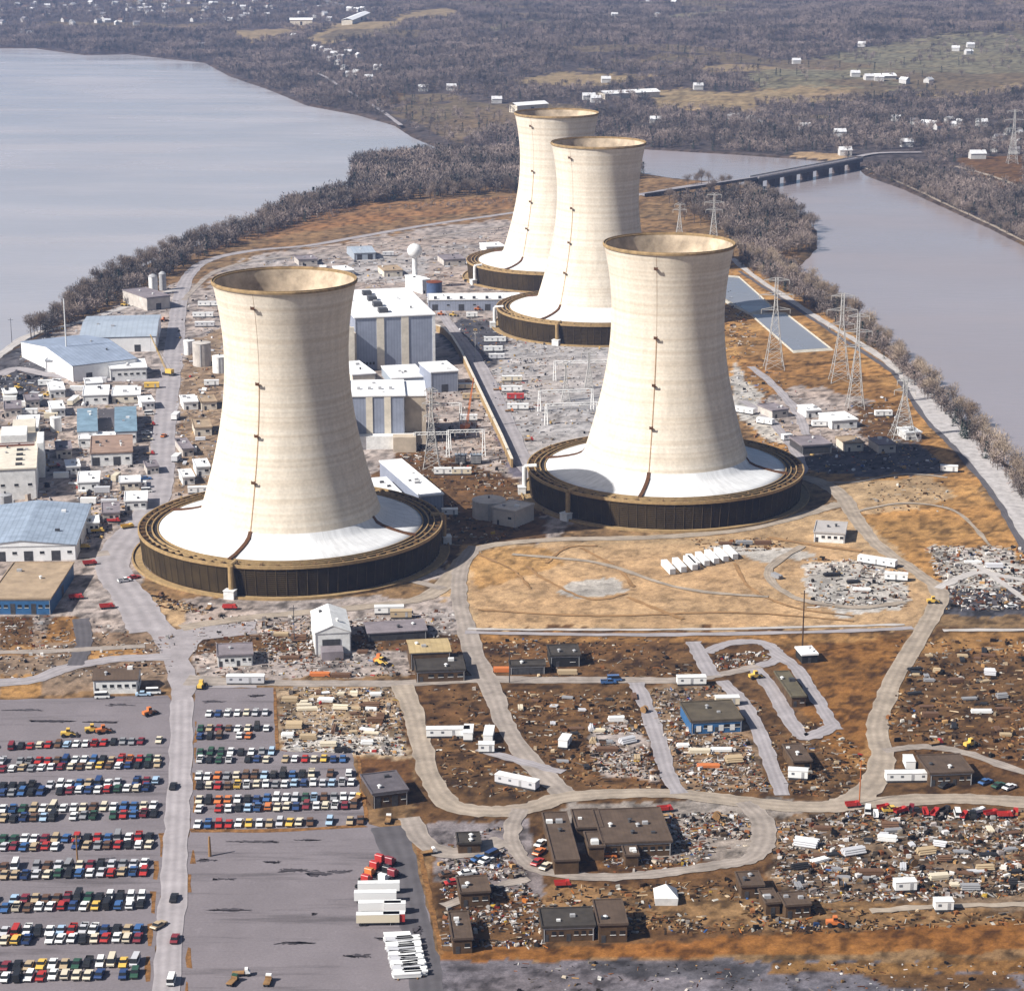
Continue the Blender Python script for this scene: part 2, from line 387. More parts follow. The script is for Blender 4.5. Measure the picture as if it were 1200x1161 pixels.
def water_mat(name, base, rough):
    m, N, L, b = nt(name)
    b.inputs['Roughness'].default_value = rough; b.inputs['IOR'].default_value = 1.33; b.inputs['Specular IOR Level'].default_value = .5
    g = N.new('ShaderNodeNewGeometry'); n = N.new('ShaderNodeTexNoise'); n.inputs['Scale'].default_value = .22; n.inputs['Detail'].default_value = 5
    L.new(g.outputs['Position'], n.inputs['Vector'])
    bp = N.new('ShaderNodeBump'); bp.inputs['Strength'].default_value = .4; bp.inputs['Distance'].default_value = .4
    L.new(n.outputs['Fac'], bp.inputs['Height']); L.new(bp.outputs[0], b.inputs['Normal'])
    mpw = N.new('ShaderNodeMapping'); mpw.inputs['Scale'].default_value = (.35, 1.0, 1); mpw.inputs['Rotation'].default_value = (0,0,.5); L.new(g.outputs['Position'], mpw.inputs['Vector']); L.new(mpw.outputs[0], n.inputs['Vector'])
    rg = N.new('ShaderNodeTexNoise'); rg.inputs['Scale'].default_value = .01; rg.inputs['Detail'].default_value = 6; L.new(mpw.outputs[0], rg.inputs['Vector']); rm = N.new('ShaderNodeMapRange'); rm.inputs[1].default_value = .35; rm.inputs[2].default_value = .65; rm.inputs[3].default_value = rough*.5; rm.inputs[4].default_value = rough*2.6; L.new(rg.outputs['Fac'], rm.inputs[0]); L.new(rm.outputs[0], b.inputs['Roughness'])
    n2 = N.new('ShaderNodeTexNoise'); n2.inputs['Scale'].default_value = .006; n2.inputs['Detail'].default_value = 4; L.new(g.outputs['Position'], n2.inputs['Vector'])
    mx = N.new('ShaderNodeMix'); mx.data_type = 'RGBA'; mx.inputs[6].default_value = (*base, 1); mx.inputs[7].default_value = (*(v*1.3 for v in base), 1)
    L.new(n2.outputs['Fac'], mx.inputs[0]); L.new(mx.outputs[2], b.inputs['Base Color'])
    return m
WATER = water_mat('river_water', (.315,.303,.318), .13)
mb = MB(); mb.add([(-4000,300,-1.5),(0,300,-1.5),(0,6000,-1.5),(-4000,6000,-1.5)], [(0,1,2,3)])
structure(mb.build('river', WATER))
mb = MB(); mb.add([(0,300,-1.5),(4000,300,-1.5),(4000,6000,-1.5),(0,6000,-1.5)], [(0,1,2,3)])
structure(mb.build('river', water_mat('channel_water', (.25,.222,.228), .1)))

# ------------------------------------------------------------------ roads
def road_mat(name, col, wear=.22, edge=.35):
    m, N, L, b = nt(name)
    b.inputs['Roughness'].default_value = .92; b.inputs['Specular IOR Level'].default_value = .15
    a = N.new('ShaderNodeAttribute'); a.attribute_name = 'across'
    g = N.new('ShaderNodeNewGeometry')
    n = N.new('ShaderNodeTexNoise'); n.inputs['Scale'].default_value = .12; n.inputs['Detail'].default_value = 7; n.inputs['Roughness'].default_value = .7
    L.new(g.outputs['Position'], n.inputs['Vector'])
    # worn wheel tracks: cosine across the width, broken by noise
    w = N.new('ShaderNodeMath'); w.operation = 'MULTIPLY'; w.inputs[1].default_value = 9.0; L.new(a.outputs['Fac'], w.inputs[0])
    c = N.new('ShaderNodeMath'); c.operation = 'COSINE'; L.new(w.outputs[0], c.inputs[0])
    k = N.new('ShaderNodeMath'); k.operation = 'MULTIPLY_ADD'; k.inputs[1].default_value = -.075; k.inputs[2].default_value = 1-wear*.5; L.new(c.outputs[0], k.inputs[0])
    r = N.new('ShaderNodeMapRange'); r.inputs[1].default_value = .3; r.inputs[2].default_value = .7; r.inputs[3].default_value = 1-wear; r.inputs[4].default_value = 1+wear
    L.new(n.outputs['Fac'], r.inputs[0])
    mu = N.new('ShaderNodeMath'); mu.operation = 'MULTIPLY'; L.new(k.outputs[0], mu.inputs[0]); L.new(r.outputs[0], mu.inputs[1])
    v = N.new('ShaderNodeVectorMath'); v.operation = 'SCALE'; v.inputs[0].default_value = col; L.new(mu.outputs[0], v.inputs['Scale'])
    L.new(v.outputs[0], b.inputs['Base Color'])
    return m
ASPHALT = road_mat('worn_asphalt', alb(200,192,194)); DIRT = road_mat('packed_dirt', alb(196,183,172), .34); TAND = road_mat('tan_track', alb(202,186,168), .34); PALER = road_mat('pale_gravel', alb(226,219,214), .22); DARKR = road_mat('dark_tarmac', alb(116,112,116)); GREYR = road_mat('grey_lane', alb(194,187,189))
RZ = [0.02]
def road(pts, wid, mat, name='road', z=None, px=True, rag=.35):
    """strip along survey points; wid in metres (one value or one per point)"""
    RZ[0] += .003
    z0 = RZ[0] if z is None else z
    if not isinstance(wid, (list, tuple)): wid = [wid]*len(pts)
    if mat in (TAND, DIRT): wid = [w*.87 for w in wid]
    if px: P = [(*G(q[0], q[1], q[2] if len(q) > 2 else 0), w) for q, w in zip(pts, wid)]
    else: P = [(*q, w) for q, w in zip(pts, wid)]
    S = smooth(P, 8); n = len(S); vs = []; ac = []; K = 7
    ph = R.uniform(0, 900)
    for i, s in enumerate(S):
        d = S[min(i+1, n-1)][:2]-S[max(i-1, 0)][:2]; d = d/(np.linalg.norm(d)+1e-9); nn = np.array([-d[1], d[0]])
        h = s[3]/2*(1+(.28 if rag > .3 else 0)*(float(fbm(np.array([s[0]/11+ph]), np.array([s[1]/11]))[0])-.5))
        for k in range(K):
            u = k/(K-1)*2-1
            e = h*u+(R.uniform(-rag, rag)*1.4 if abs(u) > .9 else 0)
            vs.append((s[0]+nn[0]*e, s[1]+nn[1]*e, s[2]+z0)); ac.append(u)
    ROADS.append(np.array([(s[0], s[1], s[3]/2) for s in S]))
    fs = [(i*K+k, i*K+k+1, (i+1)*K+k+1, (i+1)*K+k) for i in range(n-1) for k in range(K-1)]
    me = bpy.data.meshes.new(name); me.from_pydata(vs, [], [f[::-1] for f in fs]); me.materials.append(mat)
    me.attributes.new('across', 'FLOAT', 'POINT').data.foreach_set('value', ac)
    me.update()
    o = bpy.data.objects.new(name, me); COL.objects.link(o); structure(o); return o
ROADS = []
def pad(poly, mat, name='yard', z=None, px=True, rag=.5):
    RZ[0] += .003
    z0 = RZ[0] if z is None else z
    P = [G(*q) if px else q for q in poly]; out = []
    for i in range(len(P)):
        a, b = np.array(P[i]), np.array(P[(i+1) % len(P)]); k = max(1, int(np.linalg.norm(b-a)/5))
        for t in range(k): out.append((*(a+(b-a)*t/k)[:2]+np.array([R.uniform(-rag, rag), R.uniform(-rag, rag)]), z0))
    me = bpy.data.meshes.new(name); me.from_pydata(out, [], [tuple(range(len(out)))]); me.materials.append(mat); me.update()
    if me.polygons[0].normal.z < 0: me.flip_normals()
    o = bpy.data.objects.new(name, me); COL.objects.link(o); structure(o); return o
def lot_mat():
    m, N, L, b = nt('lot_asphalt'); b.inputs['Roughness'].default_value = .95; b.inputs['Specular IOR Level'].default_value = .12
    g = N.new('ShaderNodeNewGeometry'); prev = None
    def noise(sx, sy, det, lo, hi, a, c):
        mp = N.new('ShaderNodeMapping'); mp.inputs['Scale'].default_value = (sx, sy, 1); L.new(g.outputs['Position'], mp.inputs['Vector'])
        n = N.new('ShaderNodeTexNoise'); n.inputs['Scale'].default_value = 1; n.inputs['Detail'].default_value = det; n.inputs['Roughness'].default_value = .7; L.new(mp.outputs[0], n.inputs['Vector'])
        r = N.new('ShaderNodeMapRange'); r.inputs[1].default_value = lo; r.inputs[2].default_value = hi; r.inputs[3].default_value = a; r.inputs[4].default_value = c; L.new(n.outputs['Fac'], r.inputs[0]); return r.outputs[0]
    f = None
    for q in (noise(.03,.03,6,.3,.7,.84,1.12), noise(.012,.13,5,.54,.66,1,.62), noise(1.3,1.3,4,.3,.7,.86,1.1), noise(.25,.25,5,.62,.72,1,1.2)):
        if f is None: f = q
        else:
            mu = N.new('ShaderNodeMath'); mu.operation = 'MULTIPLY'; L.new(f, mu.inputs[0]); L.new(q, mu.inputs[1]); f = mu.outputs[0]
    v = N.new('ShaderNodeVectorMath'); v.operation = 'SCALE'; v.inputs[0].default_value = alb(150,142,146); L.new(f, v.inputs['Scale']); L.new(v.outputs[0], b.inputs['Base Color'])
    return m
LOTM = lot_mat()
pad([(-120,822),(0,820),(198,814),(206,840),(196,960),(188,1060),(176,1200),(140,1400),(-300,1400)], LOTM, 'parking_lot')
pad([(228,806),(322,806),(326,880),(412,882),(432,966),(478,975),(500,1060),(522,1200),(540,1400),(205,1400),(212,1100),(222,960)], LOTM, 'parking_lot')
road([(455,968),(470,1010),(484,1070),(496,1130),(510,1220)], [10,9,8,8,8], DARKR)
VERGE = M('verge_weeds', alb(170,122,72), .95, .5, .5)
for x, y0, y1, w in ((187,976,1004,4),(180,1008,1030,5),(177,1044,1070,6),(173,1082,1108,6),(170,1120,1150,7),(226,905,925,3),(226,932,952,3),(224,996,1012,4),(221,1024,1046,4),(219,1110,1134,5),(217,1150,1180,5),(228,845,870,2),(228,876,894,2)):
    pad([(x,y0),(x+w,y0),(x+w,y1),(x,y1)], VERGE, 'verge', rag=.4)
pad([(222,971),(330,971),(425,966),(432,969),(330,975),(222,975)], VERGE, 'verge', rag=.4)
pad([(484,968),(489,968),(500,1020),(521,1118),(516,1118),(495,1030)], VERGE, 'verge', rag=.3)
pad([(320,806),(323,806),(327,880),(323,880)], VERGE, 'verge', rag=.2); pad([(418,886),(422,886),(432,960),(428,962)], VERGE, 'verge', rag=.3)
STAIN = M('wet_tarmac', alb(98,92,97), .8, .35, .4)
def blot(px, py, w, h, seed):
    rr = random.Random(seed); P = []
    for k in range(60):
        a = 2*math.pi*k/60; r = .35+.3*rr.random()+.35*(.5+.5*math.sin(3*a+seed))*(.6+.4*math.sin(5*a+2*seed)); P.append((px+w*r*math.cos(a), py+h*r*math.sin(a)))
    pad(P, STAIN, 'puddle', rag=.5)
for k, q in enumerate(((268,1066,34,3),(345,1020,34,3.5),(372,1024,22,4),(398,1021,20,2.5),(320,1010,16,2),(300,986,40,2),(360,984,20,1.5),(240,1008,16,3),(262,1030,20,2),(368,1071,4,2),(60,845,40,2),(120,846,30,1.5),(30,832,30,1.5),(140,826,22,2),(250,822,20,2),(300,815,14,2),(450,1100,14,2),(490,1090,8,6),(420,1120,22,3),(345,1105,30,2))): blot(*q, k)
# main roads
road([(192,1400),(196,1161),(203,1050),(208,960),(212,880),(213,815)], [7.2]*6, ASPHALT)
pad([(160,690),(140,665),(120,652),(128,640),(158,640),(150,668),(176,706),(205,738),(300,728),(300,742),(236,750),(222,772),(232,796),(300,794),(300,806),(230,806),(222,820),(203,820),(196,790),(186,760),(170,735)], ASPHALT, 'road')
road([(176,740),(158,706),(138,680),(132,655),(150,630),(172,604),(186,570),(191,520),(197,460),(205,400),(211,350),(222,322),(245,305),(295,294),(360,288),(430,276),(500,264),(570,254),(640,244),(700,236),(752,228),(800,219),(850,211),(888,206)],
     [16,15,14,14,15,14,13,12,12,11,10,9,8,8,7.5,7.5,7.5,7.5,7.5,7.5,7.5,7.5,7.5], GREYR)
road([(-80,470),(-20,430),(8,410),(35,393),(85,380),(140,362),(180,348),(208,338)], 6, PALER)
road([(215,352),(250,320),(300,306),(380,297),(480,282),(560,270),(600,263)], 5, DIRT)
road([(0,440),(20,432),(60,440),(120,445),(195,445)], 8, GREYR)
road([(-60,655),(30,652),(80,652),(128,648)], 8, DIRT)
road([(-60,800),(30,798),(80,782),(140,772),(200,770)], 7, GREYR)
road([(95,725),(98,755),(88,780)], 6, DARKR)
road([(-60,765),(60,763),(170,757)], 5, DIRT)
road([(218,797),(300,800),(380,801),(470,801),(560,796),(640,797),(720,797),(800,797),(845,790),(890,781)], [12,7,7,7,8,7,7,7,6,6], DIRT)
road([(212,736),(300,723),(420,712),(500,699),(535,668),(560,643),(640,633),(760,630),(860,622),(920,609),(960,598),(985,590)], [8,7,7,8,9,7,6.5,6.5,6.5,6.5,7,8], TAND)
road([(556,640),(540,668),(538,700),(546,735),(558,775),(578,812),(592,850),(616,886),(645,916),(670,936)], [7,7,7.5,8,10,8,8,8,9,10], DIRT)
road([(470,803),(484,835),(494,875),(506,915),(530,944),(575,951),(620,947),(660,935),(720,930),(790,930),(860,938),(930,945),(985,943),(1020,922),(1034,890),(1028,850),(1046,800),(1070,758),(1094,718),(1100,692),(1070,668),(1030,640),(1003,608),(985,580),(955,563),(925,558)],
     [9,8,8,8,9,9,9,9,8,8,9,9,11,10,9,8,8,8,8,8,7,7,8,9,9,8], TAND)
road([(980,944),(1060,938),(1130,936),(1200,940),(1320,945)], 9, TAND)
road([(1036,880),(1080,875),(1130,882),(1200,905),(1300,930)], 5, DIRT)
road([(745,800),(758,830),(772,870),(782,905),(796,930)], 5.5, GREYR)
road([(845,798),(868,820),(886,850),(902,890),(918,932)], 5, GREYR)
road([(812,752),(826,778),(834,792)], 6, GREYR)
road([(828,765),(850,755),(885,752),(906,760),(912,772),(890,781)], 5, GREYR)
road([(906,765),(932,782),(950,808),(966,835),(980,855)], 5, GREYR)
road([(885,784),(904,808),(920,835),(936,858),(945,864),(965,857),(978,850)], 5.5, GREYR)
road([(560,878),(620,895),(660,905)], 4, GREYR)
road([(610,948),(600,972),(604,995),(628,1018),(690,1028),(770,1024),(840,1014),(880,1006),(895,985),(892,960),(870,940)], [6,6,5.5,5.5,5.5,5.5,5.5,6,9,8,6.5], DIRT)
road([(480,958),(500,990),(540,1000),(590,985)], 8, DIRT)
road([(520,1062),(580,1040),(620,1030)], 4, DIRT)
road([(1020,1068),(1100,1062),(1200,1060),(1320,1060)], 3, TAND)
road([(545,741),(700,744),(850,743),(980,740),(1070,736)], 3.4, GREYR)
road([(548,737),(620,738),(760,738),(900,736),(1060,732)], 2.2, PALER)
road([(1105,739),(1200,738),(1320,737)], 2.6, PALER)
# east dike
road([(858,303),(885,325),(920,348),(960,374),(1000,398),(1040,424),(1062,444),(1082,472),(1110,505),(1145,540),(1172,575),(1200,622),(1260,720)], [5,5,5,5,5,6,8,9,9,9,9,9,9], PALER)
pad([(1060,440),(1075,440),(1110,468),(1140,512),(1175,545),(1205,580),(1240,650),(1195,625),(1165,575),(1120,528),(1085,490)], M('dike_stone', alb(222,216,214), .95, .25, .25), 'embankment')
road([(866,318),(900,340),(940,366),(985,396),(1040,432),(1056,450),(1085,492),(1120,528),(1160,575),(1190,625),(1230,700)], 3, DARKR)
road([(870,470),(900,490),(925,520),(940,545),(935,560)], 5, GREYR)
road([(880,430),(910,455),(935,485),(945,510)], 5, GREYR)
road([(1100,690),(1140,672),(1180,676),(1240,690)], 4, PALER)
road([(1140,660),(1170,680),(1205,705)], 3, PALER)
# plant yard
road([(505,350),(530,385),(556,420),(585,480),(612,540),(640,570)], [6,7,9,10,10,9], GREYR)
road([(420,690),(470,680),(520,690)], 5, DIRT)
# over the river
road([(1006,185),(1030,181),(1080,180)], 8, GREYR, 'road', 1.5)
road([(1010,196),(1030,203),(1070,221),(1110,240),(1160,263),(1200,283),(1260,312)], 4, TAND, 'path')
road([(1120,195),(1160,206),(1200,220),(1250,232)], 6, TAND, 'road', .2)
road([(470,150),(440,128),(400,105),(380,92),(350,80)], 5, GREYR, 'road', 3)
# faint tracks and bunds on the sand flat
BUND = road_mat('sand_bund', alb(196,154,108), .35)
for q, w in (([(618,664),(640,680),(690,702),(735,696)],1.6),([(680,642),(705,655),(726,668),(742,688)],1.6),([(735,700),(770,714),(800,726)],2),([(560,650),(600,668),(622,690)],1.2),([(860,660),(880,690),(930,712),(1000,722)],1.5),([(900,630),(960,640),(1010,646)],3),([(640,660),(665,642),(700,640)],1.2),([(560,715),(700,722),(860,718),(1000,728)],1.5)): road(q, w, BUND, 'path')
for q, w in (([(600,650),(700,660),(800,690),(900,700)],3),([(940,640),(900,670),(930,700),(1000,712),(1060,706)],4),([(1000,600),(1060,590),(1120,600),(1160,640)],2.5),([(930,560),(990,566),(1060,556),(1110,560)],3)): road(q, w, TAND, 'path')
# settling ponds
POND = water_mat('pond_water', (.17,.18,.205), .2); RIM = M('pond_rim', alb(224,216,200), .9, .2, .3)
for poly in ([(853,325),(866,326),(904,360),(878,367),(850,350)], [(881,369),(921,369),(971,408),(929,411)]):
    P = [np.array(G(*q)[:2]) for q in poly]; c = sum(P)/len(P)
    mb = MB(); n = len(P)
    for k in range(n):
        a, b = P[k], P[(k+1) % n]
        ao, bo = a+(a-c)/np.linalg.norm(a-c)*3.5, b+(b-c)/np.linalg.norm(b-c)*3.5
        mb.add([(*a,.2),(*b,.2),(*bo,.9),(*ao,.9)], [(0,1,2,3)])
        a2, b2 = a+(a-c)/np.linalg.norm(a-c)*7, b+(b-c)/np.linalg.norm(b-c)*7
        mb.add([(*ao,.9),(*bo,.9),(*b2,.05),(*a2,.05)], [(0,1,2,3)])
    structure(mb.build('embankment', RIM))
    pad([(*q, 0) for q in P], POND, 'pond', .25, False, 0)
# ------------------------------------------------------------------ cooling towers
def shell_mat():
    m, N, L, b = nt('tower_concrete')
    b.inputs['Roughness'].default_value = .92; b.inputs['Specular IOR Level'].default_value = .12
    tc = N.new('ShaderNodeTexCoord'); sx = N.new('ShaderNodeSeparateXYZ'); L.new(tc.outputs['Object'], sx.inputs[0])
    oi = N.new('ShaderNodeObjectInfo')
    def math_(op, a, bb, c=None):
        n = N.new('ShaderNodeMath'); n.operation = op
        for i, q in enumerate((a, bb, c)):
            if q is None: continue
            if isinstance(q, (int, float)): n.inputs[i].default_value = q
            else: L.new(q, n.inputs[i])
        return n.outputs[0]
    # casting lifts: each ring of the climbing form set a slightly different concrete
    zz = math_('MULTIPLY_ADD', oi.outputs['Random'], 57., sx.outputs[2])
    cv = N.new('ShaderNodeCombineXYZ'); L.new(math_('MULTIPLY', sx.outputs[0], .006), cv.inputs[0]); L.new(math_('MULTIPLY', sx.outputs[1], .006), cv.inputs[1]); L.new(math_('MULTIPLY', zz, .55), cv.inputs[2])
    n1 = N.new('ShaderNodeTexNoise'); n1.inputs['Scale'].default_value = 1.; n1.inputs['Detail'].default_value = 4; L.new(cv.outputs[0], n1.inputs['Vector'])
    cv2 = N.new('ShaderNodeCombineXYZ'); L.new(math_('MULTIPLY', sx.outputs[0], .3), cv2.inputs[0]); L.new(math_('MULTIPLY', sx.outputs[1], .3), cv2.inputs[1]); L.new(math_('MULTIPLY', zz, .018), cv2.inputs[2])
    n2 = N.new('ShaderNodeTexNoise'); n2.inputs['Scale'].default_value = 1.; n2.inputs['Detail'].default_value = 6; L.new(cv2.outputs[0], n2.inputs['Vector'])
    n3 = N.new('ShaderNodeTexNoise'); n3.inputs['Scale'].default_value = .9; n3.inputs['Detail'].default_value = 5; L.new(tc.outputs['Object'], n3.inputs['Vector'])
    # form joints
    fr = math_('FRACT', math_('MULTIPLY', sx.outputs[2], 1/1.9), 0); jt = math_('LESS_THAN', fr, .14)
    def mr(s, a, bb, c, d):
        r = N.new('ShaderNodeMapRange'); r.inputs[1].default_value = a; r.inputs[2].default_value = bb; r.inputs[3].default_value = c; r.inputs[4].default_value = d; L.new(s, r.inputs[0]); return r.outputs[0]
    f = math_('MULTIPLY', mr(n2.outputs['Fac'], .3, .7, .90, 1.07), mr(n3.outputs['Fac'], .3, .7, .90, 1.08))
    f = math_('MULTIPLY', f, mr(jt, 0, 1, 1, .965))
    mx = N.new('ShaderNodeMix'); mx.data_type = 'RGBA'; mx.inputs[6].default_value = (.55,.47,.37,1); mx.inputs[7].default_value = (.66,.60,.51,1)
    L.new(mr(n1.outputs['Fac'], .32, .66, 0, 1), mx.inputs[0])
    v = N.new('ShaderNodeVectorMath'); v.operation = 'SCALE'; L.new(mx.outputs[2], v.inputs[0]); L.new(f, v.inputs['Scale'])
    L.new(v.outputs[0], b.inputs['Base Color'])
    return m
SHELL = shell_mat()
SHELL_IN = M('tower_lining', (.56,.45,.33), .95, .35, .12, spec=.1)
def skirt_mat():
    m, N, L, b = nt('white_roof_panels'); b.inputs['Roughness'].default_value = .75; b.inputs['Specular IOR Level'].default_value = .2
    tc = N.new('ShaderNodeTexCoord'); sx = N.new('ShaderNodeSeparateXYZ'); L.new(tc.outputs['Object'], sx.inputs[0])
    def mt(op, a, c=None):
        n = N.new('ShaderNodeMath'); n.operation = op
        for i, q in enumerate((a, c)):
            if q is None: continue
            if isinstance(q, (int, float)): n.inputs[i].default_value = q
            else: L.new(q, n.inputs[i])
        return n.outputs[0]
    an = mt('ARCTAN2', sx.outputs[1], sx.outputs[0]); rr = mt('SQRT', mt('ADD', mt('MULTIPLY', sx.outputs[0], sx.outputs[0]), mt('MULTIPLY', sx.outputs[1], sx.outputs[1])))
    j1 = mt('LESS_THAN', mt('FRACT', mt('MULTIPLY', an, 72/6.28318)), .05); j2 = mt('LESS_THAN', mt('FRACT', mt('MULTIPLY', rr, .28)), .05)
    cv = N.new('ShaderNodeCombineXYZ'); L.new(mt('MULTIPLY', an, 26.), cv.inputs[0]); L.new(mt('MULTIPLY', rr, .12), cv.inputs[1])
    n1 = N.new('ShaderNodeTexNoise'); n1.inputs['Scale'].default_value = 1; n1.inputs['Detail'].default_value = 5; L.new(cv.outputs[0], n1.inputs['Vector'])
    n2 = N.new('ShaderNodeTexNoise'); n2.inputs['Scale'].default_value = .07; n2.inputs['Detail'].default_value = 5; L.new(tc.outputs['Object'], n2.inputs['Vector'])
    def mr(s, a, bb, c, d):
        r = N.new('ShaderNodeMapRange'); r.inputs[1].default_value = a; r.inputs[2].default_value = bb; r.inputs[3].default_value = c; r.inputs[4].default_value = d; L.new(s, r.inputs[0]); return r.outputs[0]
    f = mt('MULTIPLY', mr(n1.outputs['Fac'], .35, .7, 1.03, .82), mr(n2.outputs['Fac'], .3, .7, .86, 1.05))
    f = mt('MULTIPLY', f, mr(mt('MAXIMUM', j1, j2), 0, 1, 1, .88))
    v = N.new('ShaderNodeVectorMath'); v.operation = 'SCALE'; v.inputs[0].default_value = (.66,.665,.67); L.new(f, v.inputs['Scale']); L.new(v.outputs[0], b.inputs['Base Color'])
    return m
SKIRT = skirt_mat()
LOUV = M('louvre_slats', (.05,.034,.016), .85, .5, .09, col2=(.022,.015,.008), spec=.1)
DECK = M('ring_deck', alb(124,94,60), .9, .35, .5)
KERB = M('ring_kerb', alb(200,168,120), .9, .25, .5)
CHAN = M('channel_dark', (.035,.028,.022), .8, .4, .6)
RIMM = M('rim_concrete', alb(196,166,122), .9, .3, .4)
def shell_r(z): return 25*math.sqrt(1+((z-82)/(59 if z < 82 else 55))**2)
def cooling_tower(x, y, lad, risers, label, px):
    root = empty('cooling_tower', (x, y, 0)); tag(root, label, 'cooling tower', 'cooling towers', px)
    zs = [16.5+(113-16.5)*i/40 for i in range(41)]
    mb = MB(); mb.lathe([(shell_r(z), z) for z in zs], 128); mb.build('shell', SHELL, root, smooth=True)
    mb = MB(); mb.lathe([(shell_r(z)-.7, z) for z in zs[::-1]], 96); mb.build('lining', SHELL_IN, root, smooth=True)
    r = shell_r(113)
    mb = MB(); mb.lathe([(r-.8,112.6),(r+.4,112.3),(r+.5,113.1),(r+.2,113.25),(r+.2,113.7),(r,113.7),(r,113.2),(r-.8,113.2)], 96, close=True); mb.build('rim', RIMM, root)
    # lower roof flaring out of the shell to the ring of fill
    mb = MB(); mb.lathe([(54.0,11.3),(54.0,12.3),(50,12.9),(45,13.9),(41,15.0),(38.4,16.2),(shell_r(18.2)+.35,18.0),(shell_r(18.6)-.3,18.6)], 128); mb.build('skirt_roof', SKIRT, root, smooth=True)
    # ring of fill: slatted wall, deck with two open channels
    prof = [(62.2,0)]
    nsl = 13
    for k in range(nsl):
        z0 = .6+k*(11.0/nsl); prof += [(60.2+.10*k, z0), (60.75+.10*k, z0+.12), (60.2+.10*k+.05, z0+11.0/nsl-.12)]
    prof = [(60.0,0)]+prof[1:]
    mb = MB(); mb.lathe(prof, 120); mb.build('louvre_wall', LOUV, root)
    mb = MB()
    for k in range(96):
        a = 2*math.pi*k/96; c, s = math.cos(a), math.sin(a)
        mb.tube((60.75*c, 60.75*s, .2), (61.9*c, 61.9*s, 11.6), .11, n=4)
    mb.build('louvre_posts', POSTM, root)
    deck = MB(); deck.lathe([(62.2,11.4),(62.2,11.9),(54.0,11.9),(54.0,11.4)], 120)
    mb = MB()
    for ra, rb, h in ((61.75,62.3,12.9),(58.7,59.1,12.8),(56.3,56.7,12.8),(54.05,54.4,12.7)):
        mb.lathe([(rb,11.6),(rb,h),(ra,h),(ra,11.6)], 120)
    mb.build('channel_kerb', KERB, root)
    mb = MB()
    for ra, rb in ((59.15,61.7),(56.75,58.65),(54.45,56.25)):
        mb.lathe([(rb,11.98),(ra,11.98)], 120)
    mb.build('water_channel', CHAN, root)
    mb = deck
    for k in range(72):
        a = 2*math.pi*(k+R.uniform(-.12,.12))/72
        mb.rbox(60.35*math.cos(a), 60.35*math.sin(a), 11.9, 1.9, R.choice((.5,.6,1.2,1.8)), R.uniform(.8,1.1), a)
        if k % 2: mb.rbox(57.75*math.cos(a), 57.75*math.sin(a), 11.9, 1.55, .5, .8, a)
    mb.build('ring_deck', DECK, root)
    mb = MB(); mb.lathe([(65.2,0),(65.2,1.0),(64.6,1.0),(64.6,.35),(61,.35)], 120); mb.build('basin_kerb', KERB, root)
    # four roof troughs running in from the ring, one carrying the ladder up the shell
    la = math.radians(lad-90)
    for k in range(4):
        a = la+k*math.pi/2; c, s = math.cos(a), math.sin(a); n = (-s, c); mb = MB()
        path = [(55.5,13.1),(50,13.5),(45,14.5),(41,15.6),(38.4,16.9),(36.9,18.8)]
        for (r0, z0), (r1, z1) in zip(path, path[1:]):
            q = lambda r, z, w: (r*c+n[0]*w, r*s+n[1]*w, z)
            mb.add([q(r0,z0,-.8),q(r0,z0,.8),q(r1,z1,.8),q(r1,z1,-.8),q(r0,z0-1.5,-.8),q(r0,z0-1.5,.8),q(r1,z1-1.6,.8),q(r1,z1-1.6,-.8)],
                   [(0,1,2,3),(0,3,7,4),(1,5,6,2),(0,4,5,1)])
        mb.build('roof_trough', RUST_D, root)
    c, s = math.cos(la), math.sin(la); mb = MB()
    n = (-s, c)
    zz = [18.6+i*(75.5-18.6)/30 for i in range(31)]
    for z0, z1 in zip(zz, zz[1:]):
        r0, r1 = shell_r(z0)+.14, shell_r(z1)+.14; w = .2
        q = lambda r, z, k: (r*c+n[0]*k, r*s+n[1]*k, z)
        mb.add([q(r0,z0,-w),q(r0,z0,w),q(r1,z1,w),q(r1,z1,-w),q(r0-.5,z0,-w),q(r0-.5,z0,w),q(r1-.5,z1,w),q(r1-.5,z1,-w)], [(0,1,2,3),(0,3,7,4),(1,5,6,2)])
    lo = mb.build('ladder', LADM, root)
    mb = MB()
    for i in range(20):
        za, zb = 75.6+i*1.82, 75.6+(i+1)*1.82; ra, rb = shell_r(za)+.02, shell_r(zb)+.02; mb.tube((ra*c, ra*s, za), (rb*c, rb*s, zb), .07, n=4)
    mb.build('cable_conduit', LADM, root)
    for z in (37, 55, 75.5, 106):
        mb = MB(); r0 = shell_r(z)+.9; mb.rbox(r0*c, r0*s, z, 1.5, 1.7, .25, la)
        for k in (-1, 1): mb.rbox((r0+.8)*c+n[0]*.75*k, (r0+.6)*s+n[1]*.75*k, z, .2, .2, 1.4, la)
        mb.rbox((r0+.85)*c, (r0+.85)*s, z+.25, .1, 1.7, 1.0, la)
        mb.build('platform', RUST_D, lo)
    for d, white in risers:
        a = math.radians(d-90); c, s = math.cos(a), math.sin(a); mb = MB()
        mb.tube((63.4*c,63.4*s,.3), (63.4*c,63.4*s,12.6), 1.1, n=10); mb.tube((63.4*c,63.4*s,12.6),(58*c,58*s,12.9), 1.0, n=10)
        p = mb.build('riser_pipe', WHITE if white else KERB, root, smooth=False)
        mb = MB(); mb.rbox(64.6*c,64.6*s,0,3.4,4.2,3.2,a); mb.rbox(64.6*c,64.6*s,3.2,3.8,4.6,.25,a); mb.build('valve_house', WHITE, p)
POSTM = M('post_brown', (.09,.065,.035), .8, .4, .5)
